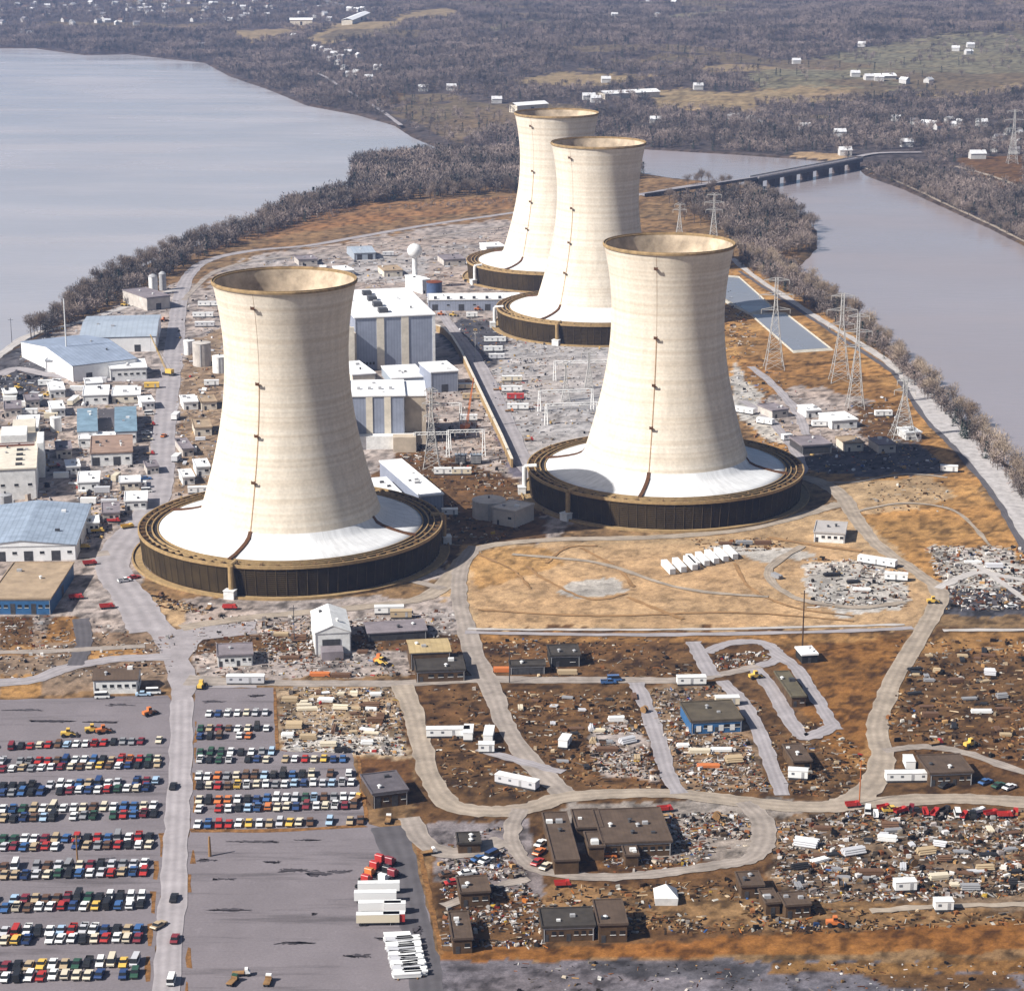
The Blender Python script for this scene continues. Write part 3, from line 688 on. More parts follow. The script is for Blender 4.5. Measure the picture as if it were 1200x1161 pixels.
RUST_D = M('rust_brown', alb(112,74,44), .8, .3, .8)
LADM = M('ladder_brown', alb(206,170,132), .8, .3, .8)
cooling_tower(-90.8, 876.2, -20, [(-16,0),(100,0)], 'pale concrete cooling tower nearest the car park, left of the sand flat', 333)
cooling_tower(69.0, 967.9, -15, [(-45,0),(-88,1)], 'pale cooling tower by the sand flat, standing in front of the far pair', 784)
cooling_tower(52.5, 1355.7, -39, [(-24,0),(-86,1)], 'far concrete cooling tower partly hiding the hindmost one, darker on its right', 702)
cooling_tower(30.5, 1532.8, -39, [(-62,1)], 'hindmost cooling tower, half hidden, nearest the wooded end of the island', 651)

# ------------------------------------------------------------------ buildings
def frame(FL, FR, BL, h, axis='u'):
    """plan of a roof seen at height h: origin at the front-left corner, L along the front, D back"""
    a, b, c = (np.array(G(*q, h)[:2]) for q in (FL, FR, BL))
    if axis == 'u':
        u = b-a; L = np.linalg.norm(u); u /= L; v = np.array([-u[1], u[0]]); D = abs((c-a)@v)
    else:
        v = c-a; D = np.linalg.norm(v); v /= D; u = np.array([v[1], -v[0]]); L = abs((b-a)@u)
    return a, u, v, L, D
def doorwin(root, L, D, h, doors=0, wins=0, face='front', wh=1.1, wz=None, wm=None, dm=None, big=False):
    """openings set in the front (y=0) or right (x=L) face"""
    wz = h*.45 if wz is None else wz
    n = doors+wins
    if not n: return
    S = L if face == 'front' else D
    for k in range(n):
        p = S*(k+.5)/n; isd = (k % max(1, n//max(1, doors)) == 0 and k//max(1, n//max(1, doors)) < doors) if doors else False
        w = (min(3.6, S/n*.7) if big else 1.1) if isd else min(1.8, S/n*.55)
        z0, z1 = (0, min(h*.8, 4.2 if big else 2.1)) if isd else (wz, wz+wh)
        mb = MB()
        if face == 'front': mb.box(p-w/2, p+w/2, -.08, .05, z0+.02, z1)
        else: mb.box(L-.05, L+.08, p-w/2, p+w/2, z0+.02, z1)
        o = mb.build('door' if isd else 'window', (dm or DARKM) if isd else (wm or GLASS), root)
        if not isd:
            m2 = MB()
            if face == 'front': m2.box(p-w/2-.1, p+w/2+.1, -.16, .02, z0-.14, z0-.003)
            else: m2.box(L-.02, L+.16, p-w/2-.1, p+w/2+.1, z0-.14, z0-.003)
            m2.build('sill', WHITE, o)
def bldg(label, FL, FR, BL, h, wall, roof, cat='building', name='building', gable=0, axis='u', ov=.35, doors=0, wins=0, rdoors=0, rwins=0, vents=0, group=None, ridge='x', root=None, vent_mat=None, big=False, skew=0):
    a, u, v, L, D = frame(FL, FR, BL, h, axis)
    rz = math.atan2(u[1], u[0])
    if root is None:
        root = empty(name, (*a, 0), rz); tag(root, label, cat, group, FL[0]); off = np.array([0., 0.])
    else:
        q = a-np.array(root.location[:2]); r0 = root.rotation_euler[2]
        off = np.array([q[0]*math.cos(r0)+q[1]*math.sin(r0), -q[0]*math.sin(r0)+q[1]*math.cos(r0)])
    X0, Y0 = off; X1, Y1 = X0+L, Y0+D
    mb = MB(); mb.box(X0, X1, Y0, Y1, -.3, h-.02, False)
    if gable:
        if ridge == 'x':
            ym = (Y0+Y1)/2; mb.add([(X0,Y0,h-.02),(X0,Y1,h-.02),(X0,ym,h+gable-.05)], [(0,2,1)]); mb.add([(X1,Y0,h-.02),(X1,Y1,h-.02),(X1,ym,h+gable-.05)], [(0,1,2)])
        else:
            xm = (X0+X1)/2; mb.add([(X0,Y0,h-.02),(X1,Y0,h-.02),(xm,Y0,h+gable-.05)], [(0,1,2)]); mb.add([(X0,Y1,h-.02),(X1,Y1,h-.02),(xm,Y1,h+gable-.05)], [(0,2,1)])
    mb.build('wall', wall, root)
    mb = MB()
    if not gable:
        mb.box(X0-ov, X1+ov, Y0-ov, Y1+ov, h, h+.3)
        for q in ((X0-ov,X1+ov,Y0-ov,Y0-ov+.35),(X0-ov,X1+ov,Y1+ov-.35,Y1+ov),(X0-ov,X0-ov+.35,Y0-ov+.36,Y1+ov-.36),(X1+ov-.35,X1+ov,Y0-ov+.36,Y1+ov-.36)): mb.box(*q, h+.302, h+.62)
    else:
        g = gable
        if ridge == 'x':
            ym = (Y0+Y1)/2; ov2 = ov
            mb.add([(X0-ov,Y0-ov2,h-.1),(X1+ov,Y0-ov2,h-.1),(X1+ov,ym,h+g),(X0-ov,ym,h+g),(X0-ov,Y1+ov2,h-.1),(X1+ov,Y1+ov2,h-.1)], [(0,1,2,3),(3,2,5,4)])
        else:
            xm = (X0+X1)/2
            mb.add([(X0-ov,Y0-ov,h-.1),(X0-ov,Y1+ov,h-.1),(xm,Y1+ov,h+g),(xm,Y0-ov,h+g),(X1+ov,Y0-ov,h-.1),(X1+ov,Y1+ov,h-.1)], [(3,2,1,0),(4,5,2,3)])
        n = len(mb.v); fs = list(mb.f)
        mb.v += [(x, y, z+.25) for x, y, z in mb.v]
        for f in fs: mb.f.append(tuple(i+n for i in f)); mb.m.append(0)
        if ridge == 'x': E = [(0,1),(1,2),(2,5),(5,4),(4,3),(3,0)]
        else: E = [(0,1),(1,2),(2,5),(5,4),(4,3),(3,0)]
        for i, j in E: mb.f.append((i,j,j+n,i+n)); mb.m.append(0)
    ro = mb.build('roof', roof, root)
    if L > 9:
        m2 = MB(); m2.box(X0+.05, X1-.05, Y0-.14, Y0-.003, h-.5, h-.16); m2.build('gutter', STEEL, root)
        for xx in (X0+.3, X1-.5):
            m2 = MB(); m2.box(xx, xx+.2, Y0-.16, Y0-.004, 0, h-.52); m2.build('downpipe', STEEL, root)
    ra = random.Random(int(FL[0]*7+FL[1]))
    for k in range(vents or 2):
        x = X0+L*(.15+.7*ra.random()); y = Y0+D*(.2+.6*ra.random()); zt = h+.3
        if gable: zt = h+gable*(1-abs((y-(Y0+Y1)/2)/(D/2)) if ridge == 'x' else 1-abs((x-(X0+X1)/2)/(L/2)))+.1
        m2 = MB(); s = ra.uniform(.5, 1.1)
        if ra.random() < .5: m2.box(x-s, x+s, y-s*.7, y+s*.7, zt-.2, zt+s)
        else: m2.tube((x,y,zt-.2), (x,y,zt+s), .45, n=10); m2.tube((x,y,zt+s), (x,y,zt+s+.3), .75, .3, n=10)
        m2.build('roof_vent', vent_mat or R.choice((STEEL, DARKM, WHITE)), ro)
    if X0 == 0 and Y0 == 0:
        doorwin(root, L, D, h, doors, wins, 'front', big=big); doorwin(root, L, D, h, rdoors, rwins, 'right', big=big)
    return root, L, D
def addbox(root, name, x0, x1, y0, y1, z0, z1, mat):
    mb = MB(); mb.box(x0, x1, y0, y1, z0, z1); return mb.build(name, mat, root)

# turbine halls
r, L, D = bldg('tall blue grey turbine hall with white roof and dark vents behind the near cooling tower', (416,373), (509,369), (411,341), 30, BLUEGREY, WHITEROOF, rdoors=2, ov=.6)
for f in (.27, .58): addbox(r, 'stripe_panel', L*f, L*f+4.2, -.35, -.003, 0, 29.9, CREAM)
addbox(r, 'stripe_panel', L-1.2, L+.3, -.37, 1.2, 0, 29.9, WHITE)
for k in range(4): addbox(r, 'roof_vent', L*.40-2.6, L*.40+2.6, D*(.12+.22*k), D*(.12+.22*k)+6, 30.3, 32.6, DARKM)
for k in range(3): addbox(r, 'roof_vent', L*(.12+.3*k), L*(.12+.3*k)+1.5, D*.6, D*.6+1.5, 30.3, 31.6, WHITE)
addbox(r, 'side_wing', -9, -.02, -4, D*.5, 0, 22, TANC); addbox(r, 'side_wing', -9.4, -1.4, -6, -4.05, 0, 26, CREAM)
for k in range(5): addbox(r, 'window', 2+k*1.9, 3.2+k*1.9, -.1, .02, 3, 4.6, GLASS)
r2, L, D = bldg('nearer turbine hall with blue grey face, white pilasters and a tan rear wing', (411,465), (474,464), (409,447), 25, BLUEGREY, WHITEROOF, doors=1, ov=.5)
for f in (.28, .62): addbox(r2, 'stripe_panel', L*f, L*f+3.2, -.35, -.003, 0, 24.9, CREAM)
addbox(r2, 'rear_wing', L+.02, L+10.5, 3.5, D+2, 0, 24, TANC); addbox(r2, 'roof', L+.1, L+10.9, 3.1, D+2.4, 24.02, 24.5, WHITEROOF)
for k in range(4): addbox(r2, 'roof_vent', L*(.12+.2*k), L*(.12+.2*k)+1.6, D*.4, D*.4+2, 25.35, 26.4, STEEL)
addbox(r2, 'ledge', 2, L+4, -6, -.4, 0, 6.5, WHITE); addbox(r2, 'ledge', L-6, L+5, -13, -6.05, 0, 7.5, TANC)
addbox(r2, 'pipe_rack', -3, -.05, -9, 2, 0, 16, PALEBLUE)
bldg('long white roofed service block running out behind the near cooling tower', (493,582), (520,580), (445,541), 9, BLUEGREY, WHITEROOF, axis='v', vents=5, doors=1, big=True)
bldg('low white roofed annexe beside the near cooling tower ring', (440,587), (476,584), (440,561), 7, M('white_siding', (.72,.73,.75), .6, .1, .3, stripe=(0,1.5,.2)), WHITEROOF, vents=2)
bldg('small blue grey box building with white roof beside the pale wall', (505,437), (537,435), (503,425), 11, BLUEGREY, WHITEROOF, doors=1, rdoors=1, big=True)
bldg('low white building between the two turbine halls', (459,444), (499,442), (462,429), 5, PALEBLUE, WHITEROOF, vents=4, wins=5)
bldg('cream building with dark bays against the tall turbine hall', (413,440), (440,438), (414,424), 8, CREAM, WHITEROOF, wins=3, vents=2)
r, L, D = bldg('long low warehouse with white roof edge between the water tower and the far cooling towers', (502,352), (610,351), (502,345), 7, BLUEGREY, WHITEROOF, doors=3, wins=4, big=True)
for k in range(7): addbox(r, 'roof_vent', L*(.06+.14*k), L*(.06+.14*k)+2, 1.5, 3.4, 7.3, 9, DARKM)
bldg('small pale blue shed with arched doors by the rail road bend', (415,297), (440,296), (412,289), 5, PALEBLUE, PALEBLUE, name='shed', cat='shed', doors=2, big=True, gable=2)
bldg('tiny white pump house beside the blue tank', (495,329), (504,328), (496,321), 9, WHITE, WHITEROOF, doors=1, wins=1)
# blue tank, water tower
o = empty('storage_tank', (*G(509,347)[:2], 0)); tag(o, 'short blue storage tank with a rusty red top near the water tower', 'tank', px=509)
mb = MB(); mb.lathe([(5.2,0),(5.2,9.5)], 28); mb.build('shell', M('tank_blue', alb(90,110,150), .5, .2, .3), o)
mb = MB(); mb.lathe([(5.4,9.5),(5.4,9.8),(0.1,10.9)], 28); mb.build('roof', RUST, o)
o = empty('water_tower', (*G(486.5,338)[:2], 0)); tag(o, 'white ball water tower on a slim pedestal', 'water tower', px=486)
mb = MB(); mb.lathe([(3.4,0),(2.2,1.6),(1.75,4),(1.7,19),(2.0,21.5)], 24); mb.build('pedestal', WHITE, o, smooth=True)
mb = MB(); mb.lathe([(5.1*math.sin(t), 25.6-4.9*math.cos(t)) for t in np.linspace(.35, math.pi-.001, 18)], 32); mb.build('ball_tank', WHITE, o, smooth=True)
mb = MB(); mb.lathe([(.5,30.3),(.5,31.0),(.05,31.2)], 10); mb.build('hatch', STEEL, o)
# pale wall down the yard
P = [G(*q) for q in ((512,389),(520,392),(530,402),(542,422),(556,452),(572,486),(588,520),(600,548))]
mb = MB()
for a, b in zip(P, P[1:]):
    d = math.atan2(b[1]-a[1], b[0]-a[0]); mb.rbox((a[0]+b[0])/2, (a[1]+b[1])/2, 0, math.dist(a, b)+.1, .9, 4.2, d)
o = mb.build('wall', KERB); tag(o, 'long pale wall curving down the plant yard beside the grey lane', 'wall', px=550)
cap = MB()
for a, b in zip(P, P[1:]):
    d = math.atan2(b[1]-a[1], b[0]-a[0]); cap.rbox((a[0]+b[0])/2, (a[1]+b[1])/2, 4.2, math.dist(a, b)+.1, 1.3, .25, d)
cap.build('coping', CREAM, o)
# grey block houses between the near towers
def tank(px, py, r, h, label, mat, topm, name='storage_tank', cat='tank', dome=.8):
    o = empty(name, (*G(px, py)[:2], 0)); tag(o, label, cat, px=px)
    mb = MB(); mb.lathe([(r,0),(r,h)], 28); w = mb.build('shell', mat, o)
    mb = MB(); mb.lathe([(r+.15,h),(r+.15,h+.25),(r*.6,h+dome*.7),(.05,h+dome)], 28); t = mb.build('roof', topm, o)
    mb = MB(); mb.tube((0,0,h+dome-.1),(0,0,h+dome+.9), .4, n=8); mb.build('hatch', DARKM, t)
    mb = MB(); mb.box(-r*.0-.25,.25,-r-.25,-r-.02,0,h); mb.build('ladder', STEEL, w)
    return o
tank(573,605,7.2,7.5,'fat grey concrete tank between the two near cooling towers', CONC, CONC)
bldg('squat grey concrete block behind the fat tank', (577,595), (604,600), (581,583), 7, CONC, CONC, doors=1, wins=1, vents=2)
tank(237,428,5.2,13,'tall grey tank beside the main plant road', CONC, CONC)
tank(222,415,3.2,8,'small white tank beside the tall grey tank', WHITE, WHITE)
tank(258,436,4.2,9,'round white tank close to the left side of the near cooling tower', WHITE, WHITE)
tank(180,345,3.0,12,'white batching silo by the rail road bend', WHITE, STEEL, 'silo', 'silo', 2)
tank(191,340,2.4,11,'grey batching silo by the rail road bend', STEEL, STEEL, 'silo', 'silo', 2)
tank(7,598,3,7,'grey tank at the left edge behind the blue roofed hall', STEEL, STEEL)
tank(66,505,2.8,7,'upright white tank beside the dark yard at the left', WHITE, WHITE)
bldg('batching plant house with grey roof on the river side of the road bend', (172,350), (199,347), (172,337), 8, CONC, GREYROOF, doors=1, vents=2, big=True)
# left warehouses
VOID = M('white_edge', (.8,.8,.8), .5, .08, .3)
bldg('big warehouse with pale blue roof, hindmost at the left', (93,396), (183,394), (99,371), 9, VOID, PALEBLUE, gable=2.5, rdoors=1, doors=2, big=True)
bldg('large warehouse with shaded blue ridge roof between white sheds', (85,429), (160,420), (91,393), 9, VOID, M('mid_blue_roof', alb(182,196,218), .5, .16, .15, stripe=(0,2.4,.25)), gable=4, doors=2, rdoors=1, big=True)
bldg('narrow pale shed on the left flank of the warehouses', (53,423), (83,423), (60,398), 6.5, VOID, M('pale_grey_roof', alb(198,202,210), .6, .12, .1, stripe=(0,2.5,.2)), doors=1, big=True, vents=1)
bldg('flat roofed white office block in front of the blue warehouses', (129,433), (172,431), (129,423), 6.5, WHITE, WHITEROOF, doors=1, wins=5, vents=3)
bldg('left sky blue roofed shop beside the dark court', (91,506), (114,505), (98,479), 6, VOID, SKYBLUE, doors=1, wins=2, gable=1)
bldg('right sky blue roofed shop beside the dark court', (135,506), (160,505), (140,477), 6, VOID, SKYBLUE, doors=1, wins=2, gable=1)
pad([(116,480),(140,479),(136,508),(113,508)], DARKR)
bldg('white sided office with pinkish brown flat roof beside the plant road', (106,532), (155,530), (110,512), 6, WHITE, M('pink_brown_roof', alb(190,160,142), .9, .2, .2), doors=2, wins=2, rwins=2, vents=5, big=True)
bldg('low white lean-to joined to a row of parapets before the blue roofed shops', (92,515), (134,514), (93,508), 4, WHITE, WHITEROOF, wins=4)
r, L, D = bldg('big off white process building with four dark roof slots at the left edge', (-22,552), (42,549), (-14,506), 14, WHITE, CREAM, doors=1, wins=3, vents=6)
for k in range(4): addbox(r, 'roof_slot', L*.62, L*.62+3, D*(.08+.12*k), D*(.08+.12*k)+1.8, 14.3, 15.2, DARKM)
addbox(r, 'penthouse', L*.3, L*.8, D*.65, D*.9, 14.3, 18, WHITE); addbox(r, 'penthouse', L*.5, L*.95, D*.92, D*1.15, 0, 17, CREAM)
addbox(r, 'stair_tower', L+.05, L+3, D*.5, D*.8, 0, 16.5, WHITE)
for k in range(5): addbox(r, 'pipe_run', L*.05, L*.95, D*(.55+.02*k), D*(.55+.02*k)+.35, 14.6, 15, R.choice((WHITE, RUST, STEEL)))
bldg('hall with broad pale blue roof and dotted ridge at the left edge', (-40,641), (89,638), (-34,594), 6.5, VOID, M('blue_metal_roof', alb(186,202,222), .5, .2, .2, stripe=(0,2.2,.3)), gable=2.2, ridge='y', doors=4, wins=4, rdoors=2, big=True)
bldg('tan roofed hall with blue fascia at the left edge', (-14,702), (59,702), (-8,660), 6, BLUE, TANROOF, doors=3, wins=6, rdoors=1, big=True)
bldg('small white shed by the scrap yard left of the plant road', (91,566), (116,565), (90,554), 4, WHITE, WHITEROOF, name='shed', cat='shed', doors=1, wins=1)
r, L, D = bldg('white gate office with dark brown pitched roof and small windows by the car park', (109,797), (161,796), (111,785), 5, WHITE, BROWNROOF, gable=2.2, doors=1, wins=5, rwins=2, rdoors=1)
addbox(r, 'chimney', L*.7, L*.7+.8, D*.5, D*.5+.8, 6, 8.6, RUST)
# small sheds and stores packed into the yards
for i, (fl, fr, bl, h, c) in enumerate([((58,458),(76,457),(58,449),4,'white'),((97,464),(127,463),(99,453),5,'white'),((131,464),(164,463),(133,455),4,'cream'),((5,480),(25,479),(7,471),4,'grey'),((18,502),(44,501),(20,488),7,'cream'),((60,480),(76,479),(61,471),4,'white'),
   ((120,602),(140,601),(121,590),4,'grey'),((146,588),(172,587),(147,577),4,'white'),((140,566),(164,565),(141,559),3.5,'cream'),((166,472),(181,471),(167,465),4,'white'),((30,470),(46,469),(31,463),4,'grey'),((66,528),(84,527),(67,518),4,'grey'),((78,548),(94,547),(79,540),3.5,'white'),((100,450),(120,449),(101,444),4,'white'),((5,462),(20,461),(6,456),3.5,'cream'),((172,548),(186,547),(173,541),3.5,'grey'),((98,614),(116,613),(99,606),4,'white')]):
    bldg(f'small {c} store shed in the left plant yards', fl, fr, bl, h, {'white':WHITE,'cream':CREAM,'grey':CONC}[c], {'white':WHITEROOF,'cream':WHITEROOF,'grey':GREYROOF}[c], name='shed', cat='shed', doors=1, wins=2, group='sheds in the left plant yards')
for i, (fl, fr, bl, h, c) in enumerate([((215,472),(232,471),(216,464),4,'white'),((228,502),(248,501),(229,492),4,'cream'),((214,527),(227,526),(215,514),3.5,'grey'),((230,548),(246,547),(231,539),4,'white'),((236,472),(254,471),(237,464),4,'cream'),((214,560),(228,559),(215,551),3.5,'white')]):
    bldg(f'small {c} store shed between plant road and near cooling tower', fl, fr, bl, h, {'white':WHITE,'cream':CREAM,'grey':CONC}[c], {'white':WHITEROOF,'cream':TANROOF,'grey':GREYROOF}[c], name='shed', cat='shed', doors=1, wins=1, group='sheds by the plant road')
for i, (fl, fr, bl, h, c) in enumerate([((975,494),(1005,492),(977,484),4,'white'),((1030,522),(1050,521),(1031,513),4,'grey'),((905,482),(924,480),(906,473),4,'grey'),((1062,508),(1080,507),(1063,501),3.5,'white'),((990,520),(1012,519),(991,512),4,'cream'),((945,482),(962,481),(946,475),3.5,'white')]):
    bldg(f'small {c} store shed in the yard behind the right near tower', fl, fr, bl, h, {'white':WHITE,'cream':CREAM,'grey':CONC}[c], {'white':WHITEROOF,'cream':TANROOF,'grey':GREYROOF}[c], name='shed', cat='shed', doors=1, wins=1, group='sheds behind the right tower')
for i, (fl, fr, bl, h, c) in enumerate([((300,322),(325,320),(302,315),4,'white'),((350,305),(372,304),(352,300),4,'grey'),((450,318),(472,317),(452,312),4,'cream'),((520,305),(545,304),(522,299),4,'grey'),((570,290),(592,289),(571,285),4,'white'),((400,318),(415,317),(401,312),4,'white'),((560,318),(580,317),(561,312),4,'cream')]):
    bldg(f'small {c} store shed in the north yard', fl, fr, bl, h, {'white':WHITE,'cream':CREAM,'grey':CONC}[c], {'white':WHITEROOF,'cream':TANROOF,'grey':GREYROOF}[c], name='shed', cat='shed', doors=1, wins=1, group='sheds in the north yard')
# construction camp
r, L, D = bldg('tall white tarpaulin shed with open dark front on the construction yard', (369,742), (411,740), (367,716), 8, WHITE, WHITE, gable=2.5, ridge='y', ov=.2)
addbox(r, 'door', L*.2, L*.7, -.2, .05, .02, 5.5, DARKM); addbox(r, 'lean_to', L*.15, L*.75, -7, -.25, 0, 3.2, GREYROOF)
bldg('long low grey roofed store behind the two tan sheds', (431,742), (500,738), (434,729), 3.2, DARKM, GREYROOF, doors=3, name='store', cat='shed', gable=.8)
bldg('tan roofed shed with shadowed open side near the yard crossroads', (481,765), (528,763), (479,750), 6.5, BROWNWALL, M('straw_roof', alb(222,196,146), .8, .2, .2, stripe=(0,2,.2)), name='shed', cat='shed', doors=3, big=True, gable=.6)
bldg('low dark roofed hut in front of the tan roofed shed', (488,787), (545,785), (485,771), 4, BROWNWALL, DARKROOF, name='hut', cat='hut', doors=1, wins=4)
bldg('grey roofed white office by the road junction left of the tarpaulin shed', (255,769), (296,767), (255,756), 4, WHITE, GREYROOF, doors=2, wins=4, vents=1)
bldg('square black hut beside the pale road strip', (645,769), (680,768), (643,757), 4, BLACK, DARKROOF, name='hut', cat='hut', doors=1, wins=1)
bldg('long low dark open shed in the middle yard', (598,781), (639,780), (597,775), 3, DARKM, DARKROOF, name='shed', cat='shed', doors=3)
r, L, D = bldg('olive roofed building with bright blue front boards', (810,846), (870,843), (803,824), 4.2, BLUE, M('olive_roof', alb(110,100,84), .9, .25, .2), doors=2, wins=3, vents=2)
for k in range(4): addbox(r, 'panel', L*(.1+.22*k), L*(.1+.22*k)+1.6, -.14, -.085, .8, 2.8, WHITE)
mainr, L, D = bldg('sprawling brown roofed office complex with a left wing and central porch', (707,989), (787,986), (700,950), 4.2, BROWNWALL, BROWNROOF, doors=2, wins=7, rwins=4, vents=6)
bldg('', (650,1009), (678,1007), (644,953), 4.2, BROWNWALL, BROWNROOF, root=mainr, vents=3)
bldg('', (676,971), (706,970), (673,950), 4.1, BROWNWALL, BROWNROOF, root=mainr, vents=1)
bldg('', (690,993), (708,992), (689,976), 4.0, BROWNWALL, BROWNROOF, root=mainr)
bldg('', (733,1003), (748,1002), (732,992), 3.2, BROWNWALL, BROWNROOF, root=mainr)
bldg('square brown roofed hut among the small parked vehicles', (540,1047), (574,1045), (541,1029), 4, BROWNWALL, BROWNROOF, name='hut', cat='hut', doors=1, wins=2)
bldg('narrow brown roofed hut set end-on beside the dark lane', (531,1101), (553,1100), (528,1070), 4, BROWNWALL, BROWNROOF, name='hut', cat='hut', doors=1, wins=1)
r, L, D = bldg('wide dark brown hut adjoining a taller square one in the foreground', (636,1087), (697,1085), (637,1066), 4, BROWNWALL, DARKROOF, name='hut', cat='hut', doors=2, wins=5, vents=2)
bldg('square brown roofed foreground hut, tallest of the huts', (702,1084), (735,1083), (695,1056), 5, BROWNWALL, BROWNROOF, name='hut', cat='hut', doors=1, wins=2)
bldg('small brown roofed hut, hindmost of three on the slope by the dirt loop', (869,1039), (895,1038), (870,1023), 3.5, BROWNWALL, BROWNROOF, name='hut', cat='hut', doors=1, wins=1)
bldg('little brown hut, middle of three on the slope by the dirt loop', (898,1059), (914,1058), (898,1043), 3.2, BROWNWALL, BROWNROOF, name='hut', cat='hut', doors=1)
bldg('brown hut, foremost of three on the slope by the dirt loop', (921,1062), (950,1060), (923,1047), 3.5, BROWNWALL, BROWNROOF, name='hut', cat='hut', doors=1, wins=2)
bldg('brown roofed hut beside the end of the grey lane', (930,893), (951,892), (929,873), 3.5, BROWNWALL, BROWNROOF, name='hut', cat='hut', doors=1, wins=1)
bldg('long olive roofed hut slanting between two grey lanes', (928,817), (944,816), (908,788), 3.5, BROWNWALL, M('olive_hut_roof', alb(120,112,92), .9, .25, .2), name='hut', cat='hut', axis='v', doors=1, wins=1)
bldg('brown roofed canteen building beside two white trailers at the right', (1090,907), (1140,905), (1088,886), 4, BROWNWALL, BROWNROOF, doors=2, wins=4, rwins=2)
bldg('grey roofed workshop beside the car park corner', (437,931), (478,926), (433,908), 4.5, BROWNWALL, M('slate_roof', alb(120,114,120), .9, .25, .2), doors=2, wins=2, big=True)
bldg('small dark hut beside the dirt track bend', (537,989), (563,988), (540,977), 3, BROWNWALL, DARKROOF, name='hut', cat='hut', doors=1)
bldg('black shed with white centre roof standing alone on the dry grass', (940,768), (958,767), (938,759), 3, BLACK, WHITEROOF, name='shed', cat='shed', doors=1)
bldg('white box office on the sand beside the track to the right', (954,624), (990,626), (957,611), 4, WHITE, M('pale_roof', alb(214,208,204), .7, .12, .2), wins=4, doors=1)
bldg('grey roofed shed amid the yard behind the right near tower', (940,523), (975,521), (942,512), 4, DARKM, GREYROOF, name='shed', cat='shed', doors=2)
o = empty('tent', (*G(780,1055)[:2], 0)); tag(o, 'white pyramid tent on the littered slope', 'tent', px=780)
mb = MB(); mb.add([(-3,-3,0),(3,-3,0),(3,3,0),(-3,3,0),(-3.2,-3.2,2.2),(3.2,-3.2,2.2),(3.2,3.2,2.2),(-3.2,3.2,2.2),(0,0,5)], [(0,1,5,4),(1,2,6,5),(2,3,7,6),(3,0,4,7),(4,5,8),(5,6,8),(6,7,8),(7,4,8)]); mb.build('canvas', WHITE, o)
mb = MB(); mb.tube((0,0,4.8),(0,0,5.8),.1); mb.build('pole', STEEL, o)
# ------------------------------------------------------------------ vehicles and yard things
PAL = {'white':(.75,.75,.74),'cream':(.62,.55,.42),'dark blue':(.03,.06,.16),'blue':(.05,.12,.28),'black':(.02,.02,.022),'red':(.4,.035,.03),'brown':(.13,.07,.04),
       'dark green':(.03,.08,.05),'orange':(.55,.17,.05),'tan':(.42,.32,.2),'yellow':(.66,.43,.09),'pale blue':(.35,.48,.62),'grey':(.25,.25,.26),'silver':(.5,.5,.52),'maroon':(.2,.03,.04)}
def wheels(mb, xs, w, r=.34, t=.22):
    for x in xs:
        for s in (-1, 1): mb.tube((x, s*(w/2-t), r), (x, s*w/2, r), r, n=8)
def car_mesh(kind):
    b = MB(); b.mi = 0
    W = 1.85
    if kind == 'sedan': prof = [(-2.45,.35),(-2.5,.75),(-2.35,.92),(-1.5,.98),(1.05,.96),(2.3,.84),(2.5,.7),(2.5,.35)]; cab = [(-1.75,.95),(-1.05,1.4),(.35,1.42),(1.1,.95)]
    elif kind == 'wagon': prof = [(-2.4,.35),(-2.5,.8),(-2.42,1.0),(1.05,.98),(2.3,.86),(2.5,.7),(2.5,.35)]; cab = [(-2.38,.98),(-2.1,1.48),(.3,1.48),(1.1,.97)]
    elif kind == 'van': prof = [(-2.4,.4),(-2.45,1.1),(2.2,1.1),(2.4,.9),(2.4,.4)]; cab = [(-2.42,1.1),(-2.35,2.05),(1.5,2.05),(2.15,1.1)]
    else: prof = [(-2.55,.45),(-2.6,1.05),(.0,1.05),(2.3,.98),(2.55,.85),(2.55,.45)]; cab = [(-.35,1.04),(-.25,1.68),(.95,1.68),(1.5,1.02)]
    b.xprof(prof, -W/2, W/2)
    # roof and pillars
    zt = max(z for x, z in cab); n = [x for x, z in cab if z > zt-.08]
    b.box(min(n)-.02, max(n)+.02, -W/2+.16, W/2-.16, zt-.02, zt+.05)
    if kind == 'pickup':
        b.mi = 1; b.box(-2.45, -.5, -W/2+.12, W/2-.12, 1.052, 1.06); b.mi = 0
        for s in (-1, 1): b.box(-2.6, -.4, s*W/2-.06*(s > 0)*1-.0, s*W/2+.06*(s < 0), 1.055, 1.3)
        b.box(-2.6, -2.52, -W/2, W/2, 1.055, 1.3)
    b.mi = 1; wheels(b, (-1.5, 1.55), W+.04); b.box(2.5, 2.56, -.8, .8, .42, .58); b.box(-2.56, -2.5, -.8, .8, .42, .58)
    g = MB(); g.xprof(cab, -W/2+.1, W/2-.1)
    return b, g
CARS = {}
def car(kind, px, py, rot, color, label, cat=None, group=None, world=None, share=False, name=None):
    if kind not in CARS:
        b, g = car_mesh(kind); new = b.build(kind if kind in ('van','pickup') else 'car', [PAINT, BLACK]); CARS[kind] = (new, g.build('windows', GLASS, new))
    else:
        new = CARS[kind][0].copy(); COL.objects.link(new); w = CARS[kind][1].copy(); w.parent = new; COL.objects.link(w)
        if 'group' in new: del new['group']
    P = world or G(px, py, 0)
    new.location = (P[0], P[1], .06 if world is None else P[2]); new.rotation_euler = (0,0,rot); new.color = (*PAL[color], 1); new.scale = (1.05,1.05,1.08)
    tag(new, label, cat or (kind if kind in ('van','pickup') else 'car'), group, px, share)
    return new
ORD = ['first','second','third','fourth','fifth','sixth','seventh','eighth','ninth','tenth','eleventh','twelfth','thirteenth','fourteenth','fifteenth','sixteenth','seventeenth','eighteenth','nineteenth','twentieth']
